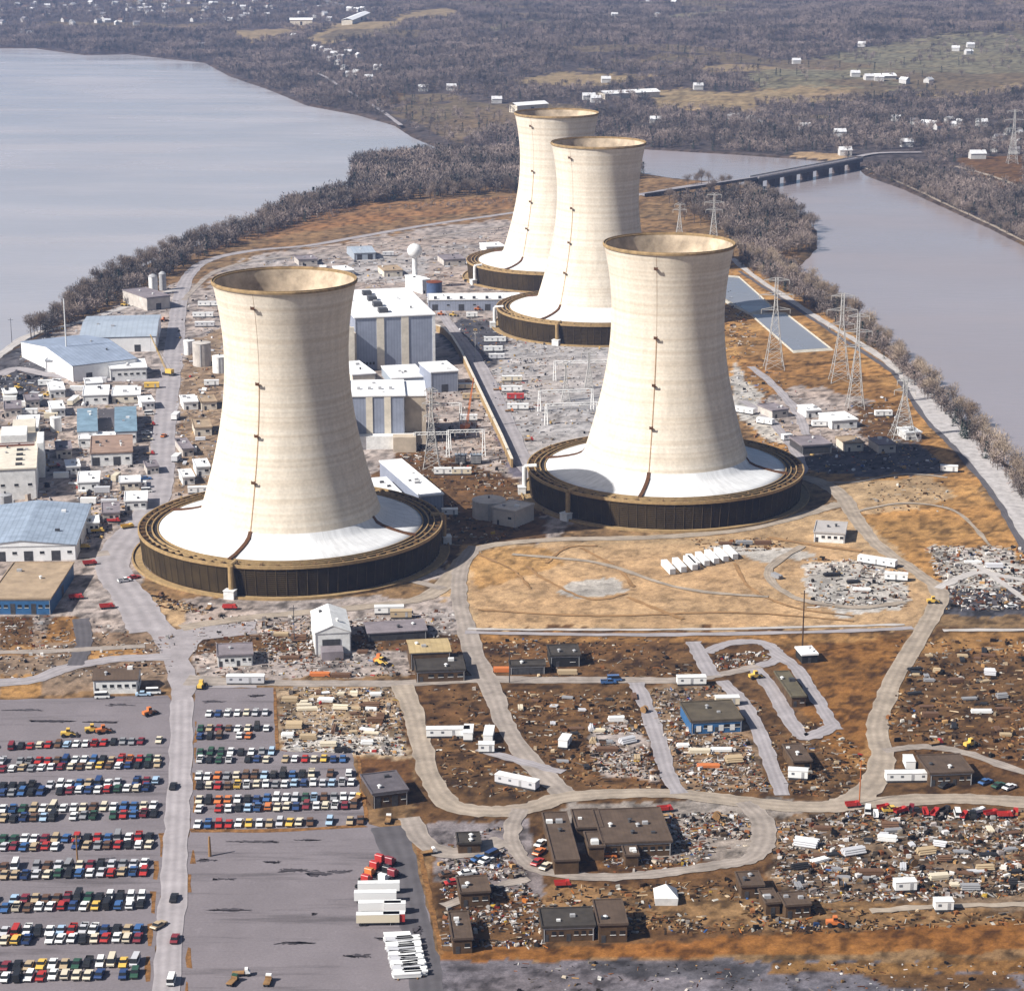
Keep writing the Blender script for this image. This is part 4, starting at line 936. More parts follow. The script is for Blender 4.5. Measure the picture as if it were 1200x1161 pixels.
cw = ['white']*34+['cream']*12+['dark blue']*10+['blue']*6+['black']*16+['red']*10+['brown']*9+['dark green']*6+['orange']*2+['tan']*8+['yellow']*2+['pale blue']*6+['grey']*6+['silver']*5+['maroon']*4
FAR = MB(); FARC = []
def carrow(xl, yl, xr, yr, side, line, rowname, miss=.075, single=False):
    """a line of nose-in cars between two survey points; counted from the access road"""
    a = np.array(G(xl, yl, .7)[:2]); b = np.array(G(xr, yr, .7)[:2]); L = np.linalg.norm(b-a)
    if side == 'left': a, b = b, a                  # start at the road
    n = int(L/2.85); k = 0
    for i in range(n):
        if R.random() < miss: continue
        p = a+(b-a)*(i+.5)/n+np.array([R.uniform(-.12,.12), R.uniform(-.45,.45)])
        col = R.choice(cw); kind = R.choices(('sedan','wagon','van','pickup'), (68,14,7,11))[0]
        rot = math.pi/2*(1 if line == 'lower' else -1)+R.uniform(-.06,.06)
        if R.random() < .25: rot += math.pi
        if rowname is None:
            bm, gm = car_mesh(kind); c, s = math.cos(rot), math.sin(rot)
            for m, mat in ((bm, None), (gm, (.02,.025,.03))):
                o = len(FAR.v); FAR.v += [(p[0]+x*c-y*s, p[1]+x*s+y*c, z+.03) for x, y, z in m.v]
                for f, mi in zip(m.f, m.m): FAR.f.append(tuple(o+q for q in f)); FARC.append(mat or ((.02,.02,.02) if mi else PAL[col]))
            continue
        k += 1
        kn = {'sedan':'sedan','wagon':'estate car','van':'van','pickup':'pickup'}[kind]
        car(kind, topix(*p)[0], 0, rot, col, f"{col} {kn}, {ORD[k-1]} from the access road, {line+' line of ' if not single else ''}{rowname}", None, 'parked cars in the %s car park' % side, (p[0], p[1], .06))
ROWS_L = [((875,866),None),((892,887.5),(900,894)),((921,914),(929,921)),((948,943),(959,952)),((982,980),(992,988)),((1015,1011),(1025,1020)),((1053,1049),(1063,1058)),((1091,1087),(1101,1097)),((1131,1126),(1144,1139))]
XR = [192,190,188,186,181,175,172,169,165]
NM = [None,None,'seventh row up, left','sixth row up, left','fifth row up, left','fourth row up, left','third row up, left','second row up, left','front row, left']
for (u, l), xr, nm in zip(ROWS_L, XR, NM):
    carrow(-14, u[0], xr, u[1], 'left', 'upper', nm, single=l is None)
    if l: carrow(-14, l[0], xr, l[1], 'left', 'lower', nm)
for y, xr, line, nm in ((835,316,'upper',None),(853,318,'upper',None),(861.5,320,'lower',None),(880.5,324,'upper',None),(889,407,'lower',None)):
    carrow(229, y, xr, y-1, 'right', line, nm)
carrow(227, 909, 414, 905, 'right', 'upper', 'third row up, right'); carrow(228, 920, 417, 915, 'right', 'lower', 'third row up, right')
carrow(228, 937, 419, 932, 'right', 'upper', 'second row up, right'); carrow(228, 947, 421, 942, 'right', 'lower', 'second row up, right')
carrow(226, 966, 428, 960, 'right', 'front', 'front row, right', single=True)
FARM = attr_mat('far_car_paint', 'Col', .4, .05, (1,))
o = FAR.build('parked_cars', FARM)
cl = np.repeat(np.array([(*c, 1) for c in FARC], np.float32), [len(p.vertices) for p in o.data.polygons], axis=0)
o.data.color_attributes.new('Col', 'FLOAT_COLOR', 'CORNER').data.foreach_set('color', cl.ravel())
tag(o, 'rows of small parked cars at the far end of both car parks', 'cars'); o['kind'] = 'stuff'

PANE = M('trailer_pane', (.16,.17,.19), .2, .2, 1)
def th(name, px, py, rot, label, cat, group=None):
    P = G(px, py, 0); o = empty(name, (P[0], P[1], .08), math.radians(rot)); tag(o, label, cat, group, px); return o
def part(root, name, mat, fn, color=None):
    mb = MB(); fn(mb); o = mb.build(name, mat, root)
    if color: o.color = (*PAL[color], 1)
    return o
def trailer(px, py, rot, color, label, L=12, W=3, H=3.2, name='site_trailer', cat='trailer', group=None, wins=4):
    o = th(name, px, py, rot, label, cat, group)
    b = part(o, 'body', PAINT_M, lambda m: m.box(-L/2, L/2, -W/2, W/2, .7, H-.2), color)
    part(o, 'roof', WHITE if color in ('white','cream','silver') else PAINT_M, lambda m: m.xprof([(-L/2-.1,H-.198),(L/2+.1,H-.198),(L/2+.1,H-.05),(-L/2-.1,H-.05)], -W/2-.12, W/2+.12), color)
    for k in range(wins):
        x = -L/2+L*(k+.5)/wins
        if k == wins//2: part(o, 'door', STEEL, lambda m: m.box(x-.42, x+.42, -W/2-.06, -W/2+.02, .75, 2.7))
        else: part(o, 'window', PANE, lambda m: m.box(x-.45, x+.45, -W/2-.06, -W/2+.02, 1.7, 2.4))
    part(o, 'skirting', DARKM, lambda m: m.box(-L/2+.2, L/2-.2, -W/2+.15, W/2-.15, 0, .698))
    part(o, 'hitch', DARKM, lambda m: (m.tube((L/2, .5, .6), (L/2+1.2, 0, .6), .07), m.tube((L/2, -.5, .6), (L/2+1.2, 0, .6), .07)))
    return o
def semi(px, py, rot, color, label, L=12, group=None):
    o = th('semi_trailer', px, py, rot, label, 'trailer', group); o.scale = (.95,.82,.82)
    part(o, 'cargo_box', PAINT_M, lambda m: m.box(-L/2, L/2, -1.25, 1.25, 1.15, 3.9), color)
    part(o, 'roof', WHITE, lambda m: m.box(-L/2-.03, L/2+.03, -1.28, 1.28, 3.9, 3.98))
    part(o, 'frame', DARKM, lambda m: m.box(-L/2, L/2, -.5, .5, .85, 1.148))
    part(o, 'door', STEEL, lambda m: m.box(-L/2-.06, -L/2+.01, -1.15, 1.15, 1.2, 3.8))
    for x in (-L/2+1.2, -L/2+2.4):
        for s in (-1, 1): part(o, 'wheel', BLACK, lambda m: m.tube((x, s*.75, .5), (x, s*1.2, .5), .5, n=12))
    for s in (-.8, .8): part(o, 'landing_leg', STEEL, lambda m: m.tube((L/2-2.5, s, 0), (L/2-2.5, s, 1.2), .1))
    return o
def tractor(px, py, rot, color, label, group=None):
    o = th('tractor_unit', px, py, rot, label, 'lorry', group)
    part(o, 'chassis', DARKM, lambda m: m.box(-3, 2.9, -.5, .5, .6, .95))
    c = part(o, 'cab', PAINT, lambda m: m.xprof([(0,.95),(0,2.7),(.1,2.85),(1.3,2.85),(1.55,1.9),(1.6,.95)], -1.15, 1.15), color)
    part(c, 'windscreen', GLASS, lambda m: m.add([(1.36,-1,2.75),(1.36,1,2.75),(1.62,1,1.95),(1.62,-1,1.95)], [(0,1,2,3)]))
    part(o, 'hood', PAINT, lambda m: m.xprof([(1.61,.9),(1.61,1.85),(2.9,1.7),(3,.9)], -.8, .8), color)
    part(o, 'bumper', STEEL, lambda m: m.box(3, 3.15, -1.15, 1.15, .5, .85))
    for x in (-2.5, -1.3, 2.3):
        for s in (-1, 1): part(o, 'wheel', BLACK, lambda m: m.tube((x, s*.75, .5), (x, s*1.2, .5), .5, n=12))
    return o
def dump(px, py, rot, color, label, cat='lorry', group=None, flat=False):
    o = th('flatbed_truck' if flat else 'dump_truck', px, py, rot, label, cat, group); o.scale = (.8,.8,.8)
    part(o, 'chassis', DARKM, lambda m: m.box(-3.4, 3.2, -.5, .5, .6, .95))
    c = part(o, 'cab', PAINT, lambda m: m.xprof([(1.3,.95),(1.3,2.5),(2.5,2.5),(2.9,1.7),(3.3,1.5),(3.4,.95)], -1.1, 1.1), color)
    part(c, 'windscreen', GLASS, lambda m: m.add([(2.55,-.95,2.45),(2.55,.95,2.45),(2.94,.95,1.75),(2.94,-.95,1.75)], [(0,1,2,3)]))
    if flat: part(o, 'bed', WOOD, lambda m: (m.box(-3.5, 1.2, -1.25, 1.25, 1, 1.25), m.box(1.05, 1.2, -1.25, 1.25, 1.25, 2)))
    else: part(o, 'tipper_body', PAINT, lambda m: (m.xprof([(-3.6,1.0),(-3.9,2.3),(1.2,2.3),(1.2,1.0)], -1.25, -1.1), m.xprof([(-3.6,1.0),(-3.9,2.3),(1.2,2.3),(1.2,1.0)], 1.1, 1.25), m.box(-3.6, 1.2, -1.09, 1.09, 1.0, 1.2), m.box(1.05, 1.2, -1.09, 1.09, 1.2, 2.5)), color)
    for x in (-2.6, -1.4, 2.4):
        for s in (-1, 1): part(o, 'wheel', BLACK, lambda m: m.tube((x, s*.75, .5), (x, s*1.2, .5), .5, n=12))
    return o
def loader(px, py, rot, color, label):
    o = th('wheel_loader', px, py, rot, label, 'digger'); o.scale = (.9,.9,.9)
    part(o, 'body', PAINT, lambda m: m.xprof([(-2.6,.8),(-2.6,1.9),(-.6,2.0),(1.4,1.4),(1.5,.8)], -.9, .9), color)
    c = part(o, 'cab', PAINT, lambda m: m.box(-.6, .7, -.75, .75, 2.0, 3.2), color); part(c, 'windows', GLASS, lambda m: m.box(-.5, .76, -.81, .81, 2.25, 2.95))
    for s in (-1, 1): part(o, 'arm', PAINT, lambda m: m.tube((.6, s*.6, 1.7), (3, s*.6, .7), .18, n=5), color)
    part(o, 'bucket', DARKM, lambda m: m.xprof([(2.9,.1),(2.8,1.1),(3.1,1.2),(3.9,.15)], -1.4, 1.4))
    for x in (-1.6, 1.3):
        for s in (-1, 1): part(o, 'wheel', BLACK, lambda m: m.tube((x, s*.8, .75), (x, s*1.35, .75), .75, n=12))
def crane(px, py, rot, label, H=22, lean=.5, color='yellow'):
    o = th('mobile_crane', px, py, rot, label, 'crane')
    part(o, 'carrier', DARKM, lambda m: m.box(-4, 4, -1.3, 1.3, .6, 1.4))
    c = part(o, 'cab', PAINT, lambda m: (m.box(-2.6, 1.6, -1.4, 1.4, 1.42, 3.6), m.box(1.6, 2.6, -1.4, -.2, 1.6, 3.5)), color); part(c, 'window', GLASS, lambda m: m.box(2.3, 2.66, -1.3, -.3, 2.3, 3.3))
    for x in (-3.1, -1.6, 1.8, 3.2):
        for s in (-1, 1): part(o, 'wheel', BLACK, lambda m: m.tube((x, s*.9, .6), (x, s*1.35, .6), .6, n=10))
    def boom(m):
        t = np.array([H*math.sin(lean), 0, H*math.cos(lean)]); b0 = np.array([1.5, 0, 2.6])
        for y in (-.45, .45):
            for z in (-.45, .45): m.tube(b0+(z, y, 0), b0+t+(z*.3, y*.3, 0), .14, .09, n=4)
        for k in range(12):
            p, q = b0+t*k/12, b0+t*(k+1)/12; s = -1 if k % 2 else 1; w = .45*(1-.05*k)
            m.tube(p+(w, s*w, 0), q+(w, -s*w, 0), .07, n=3); m.tube(p+(-w, s*w, 0), q+(-w, -s*w, 0), .07, n=3)
    part(o, 'boom', PAINT, boom, color)
    tip = np.array([1.5+H*math.sin(lean), 0, 2.6+H*math.cos(lean)])
    part(o, 'cable', DARKM, lambda m: (m.tube(tip, (tip[0], 0, 5), .05, n=3), m.tube(tip, (-2, 0, 3.6), .05, n=3)))
def stack(px, py, rot, kind, color, label, L=6, n=4, group=None):
    o = th({'pipe':'pipe_stack','lumber':'lumber_stack','beam':'steel_stack'}[kind], px, py, rot, label, {'pipe':'pipes','lumber':'timber stack','beam':'steel stack'}[kind], group)
    def f(m):
        rr = random.Random(px*3+py)
        if kind == 'pipe':
            r = .45
            for lv in range(3):
                for k in range(n+2-lv): m.tube((-L/2+rr.uniform(-.3,.3), (k-(n+1-lv)/2)*r*2, r+.25+lv*r*1.74), (L/2+rr.uniform(-.3,.3), (k-(n+1-lv)/2)*r*2, r+.25+lv*r*1.74), r, n=8)
        else:
            for lv in range(n):
                for k in range(3):
                    y = (k-1)*.95+rr.uniform(-.08,.08); e = rr.uniform(-.4,.4)
                    m.box(-L/2+e, L/2+e, y-.42, y+.42, .25+lv*.42, .25+lv*.42+.36)
    part(o, {'pipe':'pipes','lumber':'boards','beam':'beams'}[kind], PAINT_M, f, color)
    for x in (-L*.35, L*.35): part(o, 'bearer', WOOD, lambda m: m.box(x-.15, x+.15, -1.9, 1.9, 0, .248))
    return o
def reel(px, py, rot, label, r=1.2):
    o = th('cable_reel', px, py, rot, label, 'cable reel')
    for s in (-1, 1): part(o, 'flange', WOOD, lambda m: m.tube((0, s*.7-.06, r), (0, s*.7+.06, r), r, n=16))
    part(o, 'cable_drum', DARKM, lambda m: m.tube((0, -.63, r), (0, .63, r), r*.7, n=14))
def container(px, py, rot, color, label, L=6, group=None, H=2.6):
    o = th('container', px, py, rot, label, 'container', group)
    part(o, 'body', PAINT_M, lambda m: [m.box(-L/2, L/2, -1.2, 1.2, .15, H)]+[m.box(-L/2+.3+k*L/9, -L/2+.5+k*L/9, s*1.2-.05, s*1.2+.05, .3, H-.15) for k in range(9) for s in (-1, 1)], color)
    part(o, 'door', STEEL, lambda m: m.box(L/2-.01, L/2+.06, -1.1, 1.1, .25, H-.1))
    part(o, 'roof', PAINT_M, lambda m: m.box(-L/2-.04, L/2+.04, -1.24, 1.24, H, H+.08), color)
    return o

# eight precast boxes on the sand
for k in range(3): container(783+k*13, 668-k*2.5, -78, 'white', 'long white box, front left three on the sand flat', 13, 'white boxes on the sand flat', 2.4)
for k in range(5): container(812+k*11, 661-k*2.6, -78, 'white', 'long white box, rear right five on the sand flat', 13, 'white boxes on the sand flat', 2.4)
# semis and tractors at the car park edge
for k, (x, y, c) in enumerate(((444,1046,'white'),(440,1057,'white'),(445,1069,'white'),(443,1083,'cream'))):
    semi(x, y, 2, c, ['hindmost white semi trailer parked by the orange tractors','second white semi trailer in the row of four','third white semi trailer in the row of four, dark gap beside','foremost cream semi trailer of the row of four'][k], 12, 'semi trailers by the dark lane')
for k, (x, y, c) in enumerate(((443,1013,'red'),(437,1021,'red'),(431,1029,'orange'),(427,1037,'red'),(455,1016,'maroon'),(452,1027,'black'),(447,1036,'white'),(458,1030,'maroon'))):
    tractor(x, y, 60, c, f'{c} tractor unit parked behind the semi trailers', 'tractor units by the dark lane')
semi(462, 1082, 2, 'red', 'short red trailer nosed into the foremost cream semi', 6); semi(463,1070,2,'white','short white trailer at the right end of the semi row',6)
for k in range(9): stack(466+k*1.4, 1100+k*5.5, 5+R.uniform(-6,6), 'beam', ('white','silver')[k % 2], 'white steel bundle in the long stack beside the dark lane', 7, 3, 'steel bundles by the dark lane')
for k in range(6): stack(478+k*1.6, 1104+k*7.5, 8+R.uniform(-6,6), 'beam', 'white', 'white steel bundle in the right hand file beside the dark lane', 6, 3, 'steel bundles by the dark lane')
# trailers: px, py, turn, colour, length, label
TR = [(525,863,2,'white',14,'long white trailer with dark shade behind, leftmost on the rough grass'),(549,864,88,'white',8,'short white trailer set end-on beside the long white one'),(573,866,86,'white',9,'white trailer beside the dirt road, set end-on'),
 (570,881,0,'white',5,'little white cabin below the end-on trailers'),(1062,915,2,'white',13,'long white trailer beside the brown roofed canteen'),(1065,899,90,'white',6,'stubby white trailer behind the long one by the canteen'),
 (662,874,75,'white',6,'lone white cabin at the bottom of the scrub field'),(288,801,0,'silver',13,'long silver trailer by the junction above the right car park'),
 (456,719,3,'white',11,'white trailer below the near cooling tower, black shade behind'),(470,724,3,'tan',8,'tan trailer in front of the white one below the cooling tower'),
 (1028,662,-30,'white',16,'long white trailer slanting beside the track at the right'),(1050,680,-12,'white',9,'shorter white trailer below the slanting one'),(606,921,-28,'silver',14,'silver flat trailer lying askew inside the dirt road bend'),
 (580,401,2,'white',13,'hindmost white trailer of the plant yard rows'),(578,412,2,'white',11,'second white trailer of the plant yard rows'),(582,421,2,'silver',9,'silver trailer, third of the plant yard rows'),
 (600,447,1,'cream',11,'cream trailer in the middle plant yard'),(600,459,1,'white',11,'white trailer, black shade behind, middle plant yard'),(607,480,1,'white',11,'white trailer with red trim nearest the switchyard'),(604,468,1,'red',9,'red flat trailer between two white ones in the plant yard'),
 (545,456,2,'cream',11,'cream trailer left of the pale wall'),(553,468,2,'tan',10,'tan trailer beside the pale wall'),(549,493,1,'white',9,'white roofed trailer over orange barriers by the pale wall'),
 (244,359,2,'white',13,'hindmost white trailer right of the plant road'),(238,372,2,'white',13,'second white trailer right of the plant road'),(240,383,2,'silver',12,'silver trailer, third right of the plant road'),(248,452,5,'white',8,'white trailer beside the tall grey tank'),
 (57,452,6,'white',11,'white trailer in the upper left yard'),(86,473,85,'cream',13,'cream trailer set end-on in the left yard'),(113,460,4,'white',11,'white trailer behind the blue roofed shops'),(148,459,3,'white',12,'white trailer right of the end-on cream one'),(178,455,4,'yellow',8,'yellow roofed trailer beside the crane'),
 (66,452,80,'white',8,'small white trailer end-on by the upper left yard'),(35,486,4,'white',8,'white trailer among the left edge plant'),(30,497,4,'cream',8,'cream trailer among the left edge plant'),(232,578,8,'white',9,'white trailer beside the left of the near cooling tower ring'),
 (160,572,8,'white',9,'white trailer amid parked trucks left of the plant road'),(206,491,84,'white',8,'white trailer set end-on between the road and the tower'),(207,540,80,'silver',7,'silver trailer between the road and the near tower'),
 (505,356,1,'white',5,'white cabin at the end of the low warehouse'),(553,372,3,'white',7,'white cabin amid the yellow machines'),(527,604,4,'white',7,'white cabin beside the end of the service block'),(520,556,1,'white',9,'white trailer by the transformers'),(541,556,1,'cream',9,'cream trailer right of the transformers'),
 (965,500,3,'white',12,'white trailer among yard goods behind the right tower'),(1035,488,4,'white',9,'white trailer under the slanting pylon legs'),(922,516,20,'white',5,'white cabin by the ring of the right tower'),(1112,553,-10,'white',8,'white trailer at the foot of the dike'),
 (870,484,-35,'white',14,'white trailer on the pale yard right of the tower'),(897,497,-35,'white',9,'white trailer close to the dark ring behind the right tower'),
 (1060,1043,5,'white',6,'white cabin in the great scrap field'),(1105,1066,2,'white',5,'small white cabin under the scrap field'),
 (810,802,3,'white',10,'white trailer behind the olive roofed building'),(852,826,3,'cream',8,'cream trailer right of the olive roofed building'),
 (935,912,-10,'white',6,'white trailer beside the brown hut and grey lane end'),(640,305,0,'white',6,'white trailer in the north yard by the far towers'),(545,310,3,'white',8,'white trailer in the north yard'),(455,300,5,'silver',8,'silver trailer near the water tower')]
for x, y, a, c, L, lb in TR: trailer(x, y, a, c, lb, L, wins=max(2, int(L/3)))
# lorries, machines
crane(198,440,150,'yellow crane with raised boom on the plant road'); crane(545,505,60,'tall crane standing by the transformers', 24, .3, 'orange')
for x, y, a, c, lb in [(192,377,30,'orange','orange loader beside the blue warehouse'),(164,349,10,'yellow','yellow loader by the batching silos'),(146,359,0,'yellow','yellow loader on the river side of the warehouses'),(22,456,0,'yellow','yellow loader in the upper left yard'),(56,465,10,'yellow','yellow loader amid the white trailers'),
  (447,779,-30,'yellow','yellow loader in the yard beside the tan shed'),(444,775,60,'orange','orange loader next to the yellow one by the tan shed'),(236,806,80,'yellow','yellow loader at the corner of the right car park'),(80,863,5,'yellow','yellow loader, leftmost of the group on the car park edge'),(108,858,10,'yellow','yellow loader, middle of the group on the car park edge'),(121,859,20,'orange','orange loader, rightmost of the group on the car park edge'),
  (175,838,40,'orange','orange loader alone on the bare tarmac'),(517,370,0,'orange','orange loader, leftmost below the low warehouse'),(531,371,0,'yellow','yellow loader by the white cabin below the warehouse'),(545,363,0,'yellow','yellow loader close to the low warehouse wall'),(560,364,0,'orange','orange loader right of the yellow one by the warehouse'),(1093,757-50,0,'yellow','yellow loader at the track crossroads'),(885,795,20,'yellow','yellow loader on the upper lane loop'),(978,1085,0,'orange','orange loader on the littered strip'),(1137,875,30,'yellow','yellow loader behind the canteen')]:
    loader(x, y, a, c, lb)
for x, y, a, c, fl, lb in [(106,662,20,'red',0,'red dump truck on the road by the tan roofed hall'),(90,702,10,'red',0,'red dump truck at the corner of the tan roofed hall'),(126,713,15,'red',0,'red dump truck on the wide road fork'),(150,619,30,'yellow',0,'yellow dump truck on the plant road by the near tower'),(115,624,10,'yellow',0,'yellow dump truck beside the blue roofed hall'),(98,643,5,'yellow',0,'yellow dump truck below the blue roofed hall'),
  (134,612,0,'red',0,'red dump truck at the scrap yard edge'),(72,648,0,'red',1,'red flatbed truck before the blue roofed hall'),(176,499,10,'red',1,'red flatbed truck by the sky blue shops'),(175,533,0,'red',1,'red flatbed truck beside the pinkish roofed office'),(64,548,20,'red',1,'red flatbed truck in the dark yard at the left'),(166,591,0,'red',1,'red flatbed truck left of the plant road bend'),(150,596,0,'orange',1,'orange flatbed truck beside the red one at the bend'),
  (270,714,0,'red',0,'red dump truck on the track below the near tower ring'),(185,699,-25,'brown',1,'brown flatbed truck on the verge below the near tower')]:
    dump(x, y, a, c, lb, flat=bool(fl))
for x, y, a, c, lb in [(620,517,10,'red','red flatbed truck beside the ring of the right tower'),(597,483,0,'orange','orange flatbed truck in the plant yard'),(583,458,0,'orange','orange flatbed truck left of the white trailers'),(545,551,0,'red','red flatbed truck on the track below the transformers'),(660,1039,5,'red','red tipper lorry in front of the office complex'),(1000,946,10,'red','red tipper lorry, leftmost along the scrap field'),(1096,955,60,'red','red tipper lorry with raised hood along the scrap field'),
   (1056,953,30,'red','red tipper lorry near the orange flag along the scrap field'),(1162,956,20,'red','red tipper lorry in the right part of the scrap row'),(1178,958,0,'red','red tipper lorry beside another near the right edge'),(1198,957,0,'maroon','maroon flatbed truck at the right edge'),(780,951,10,'red','red tipper lorry by the office complex corner'),(1097,873,20,'red','red flatbed truck behind the canteen'),(503,1001,20,'white','white flatbed truck at the camp entrance'),(245,714,80,'white','white flatbed truck on the track below the ring'),(314,1152,85,'white','white flatbed truck on the empty lot'),(273,1152,70,'dark green','dark green flatbed truck on the empty lot'),(283,1143,5,'white','white flatbed truck behind the dark green one'),(455,963,85,'white','white flatbed truck at the corner of the right car park'),(418,938,60,'yellow','yellow flatbed truck beside the grey workshop')]:
    dump(x, y, a, c, lb, flat=not (c == 'red' and y > 940)).scale = (.66,.66,.8)
for k, x, y, a, c, lb in [('sedan',203,923,90,'black','black car driving up the access road beside the sixth row'),('sedan',204,1054,90,'black','black car driving on the access road'),('sedan',205,1102,90,'maroon','maroon car following up the access road'),('van',201,1151,90,'white','white van at the near end of the access road'),('sedan',186,1086,60,'tan','tan car turning out of the left car park'),
   ('pickup',173,472,10,'white','white pickup, hindmost beside the sky blue shops'),('pickup',176,479,10,'black','black pickup beside the sky blue shops'),('van',175,486,10,'white','white van beside the sky blue shops'),('pickup',172,509,10,'white','white pickup at the shop corner'),('pickup',173,516,10,'cream','cream pickup at the shop corner'),('sedan',192,512,80,'orange','orange car on the plant road'),('sedan',171,562,10,'blue','blue car amid the trucks by the road'),('pickup',150,563,10,'white','white pickup amid the trucks by the road'),('van',172,577,10,'white','white van amid the trucks by the road'),
   ('pickup',146,690-8,30,'white','white pickup on the fork below the near tower'),('sedan',157,678,40,'red','red car behind the white pickup on the fork'),('van',120,818,5,'white','white van parked before the gate office'),('van',180,813,5,'white','white van right of the gate office'),('sedan',168,815,5,'pale blue','pale blue car right of the gate office'),('pickup',402,881,0,'black','black pickup at the end of the right rows'),
   ('pickup',575,985+60,30,'black','black pickup beside the square hut'),('sedan',562,1008,40,'blue','blue car in the hut yard, left'),('sedan',570,1010,50,'white','white car in the hut yard'),('van',577,1004,50,'dark blue','dark blue van in the hut yard'),('sedan',548,1025,20,'white','white car by the square hut roof'),('sedan',525,1027,20,'brown','brown car left of the square hut'),('sedan',532,1036,20,'red','red car left of the square hut'),
   ('sedan',632,1000,60,'orange','orange car under the office left wing'),('sedan',630,1012,60,'red','red car under the office left wing'),('sedan',634,990,60,'white','white car under the office left wing'),('sedan',640,1017,60,'cream','cream car under the office left wing'),('van',1017,952,80,'white','white van along the scrap field'),('van',1122,956,85,'white','white van with dark neighbour along the scrap field'),('pickup',1044,951,10,'yellow','yellow pickup along the scrap field'),('sedan',1075,952,0,'black','black car along the scrap field'),('pickup',1140,957,80,'black','black pickup along the scrap field'),
   ('sedan',1155,918,40,'blue','blue car right of the canteen'),('sedan',1170,922,40,'dark green','dark green car right of the canteen'),('sedan',1183,924,40,'white','white car right of the canteen'),('sedan',1108,922,40,'black','black car before the canteen'),('pickup',713,801,5,'blue','blue pickup on the upper lane'),('van',720,798,5,'blue','blue van on the upper lane'),('sedan',712,1004,0,'orange','orange car under the office porch'),('sedan',1185,712,20,'white','white car in the dark yard at the right')]:
    car(k, x, y, math.radians(a), c, lb)
for x, y, c in ((1036,949,'red'),(1068,950,'maroon'),(1084,954,'red'),(1108,952,'black'),(1130,958,'red'),(1148,953,'white'),(1190,955,'red'),(1026,957,'white')):
    dump(x, y, R.uniform(20,90), c, f'{c} lorry in the row along the top of the scrap field', flat=False).scale = (.6,.6,.75)
# stacks and reels
i = 0
for x, y, a, k, c, lb in [(340,822,0,'lumber','tan','tan timber stack, topmost left of the materials yard'),(360,832,5,'lumber','cream','cream timber stack in the materials yard'),(382,822,-5,'lumber','white','white timber stack in the materials yard'),(440,815,3,'lumber','white','long white timber stack at the back of the materials yard'),(435,829,3,'pipe','brown','brown pipe stack in the materials yard'),(345,852,0,'pipe','tan','tan pipe stack in the materials yard'),(337,864,0,'lumber','white','white timber stack left of the pale strip'),(385,874,2,'lumber','cream','cream timber stack on the pale strip'),(430,872,2,'lumber','white','white timber stack on the pale strip'),(440,846,0,'beam','brown','brown steel stack in the materials yard'),(362,866,1,'beam','tan','tan steel stack on the pale strip'),
   (800,875,3,'lumber','white','white timber stack below the olive roofed building'),(820,882,0,'lumber','cream','cream timber stack below the olive roofed building'),(845,880,0,'lumber','white','second white timber stack below the olive roofed building'),(860,892,10,'pipe','tan','tan pipe stack near the grey lane'),(830,899,0,'lumber','orange','orange timber stack near the loop road'),(722,845,5,'lumber','white','white timber stack amid the scrub field'),(735,870,30,'pipe','silver','silver pipe stack in the grey yard'),(712,880,0,'beam','brown','brown steel stack in the grey yard'),
   (1000,1000,20,'pipe','silver','silver pipe stack at the left of the scrap field'),(1040,985,-10,'lumber','white','white timber stack in the scrap field'),(1085,1000,15,'pipe','tan','tan pipe stack in the scrap field'),(1020,1025,0,'beam','brown','brown steel stack in the scrap field'),(1100,1030,10,'lumber','cream','cream timber stack in the scrap field'),(960,1010,30,'lumber','white','white timber stack by the dirt loop'),(945,990,-20,'pipe','silver','silver pipe stack by the dirt loop'),
   (850,638,0,'beam','brown','brown steel stack on the sand, left of three'),(872,638,0,'beam','grey','grey steel stack on the sand, middle of three'),(894,638,0,'beam','brown','brown steel stack on the sand, right of three'),(975,675,10,'beam','black','black steel stack on the pale patch'),(1000,683,15,'beam','black','black steel stack beside the slanting trailers'),(1010,692,-5,'lumber','white','white timber stack on the pale patch'),(910,677,-60,'beam','grey','grey steel stack lying on the sand flat'),
   (330,745,0,'lumber','tan','tan timber stack left of the tarpaulin shed'),(350,750,10,'pipe','brown','brown pipe stack left of the tarpaulin shed'),(340,772,0,'lumber','brown','brown timber stack below the tarpaulin shed'),(425,765,0,'lumber','brown','brown timber stack right of the tarpaulin shed'),(375,792,0,'beam','orange','orange steel stack on the lane verge'),(400,793,0,'beam','brown','brown steel stack on the lane verge'),(665,790,0,'lumber','tan','tan timber stack in the middle yard'),(590,787,0,'lumber','orange','orange timber stack in the middle yard'),
   (1120,800,10,'lumber','brown','brown timber stack in the dark scrub field'),(1160,790,-10,'pipe','silver','silver pipe stack in the dark scrub field'),(1090,840,0,'beam','brown','brown steel stack in the dark scrub field'),(1150,835,0,'lumber','white','white timber stack in the dark scrub field'),(1140,660,0,'lumber','white','white timber stack in the pale yard below the dike'),(1165,665,0,'pipe','silver','silver pipe stack in the pale yard below the dike')]:
    stack(x, y, a, k, c, lb, R.choice((5,7,9)), R.choice((3,4,5))).scale = (.75,.75,.7)
for x, y, lb in [(455,925,'cable reel beside the grey workshop'),(372,758,'cable reel by the tarpaulin shed'),(755,835,'cable reel beside the track in the scrub field'),(1070,1015,'cable reel in the scrap field'),(840,960,'cable reel beside the office complex'),(985,1040,'cable reel at the lower edge of the scrap field'),(310,735,'cable reel on the construction yard')]: reel(x, y, R.uniform(0,180), lb)

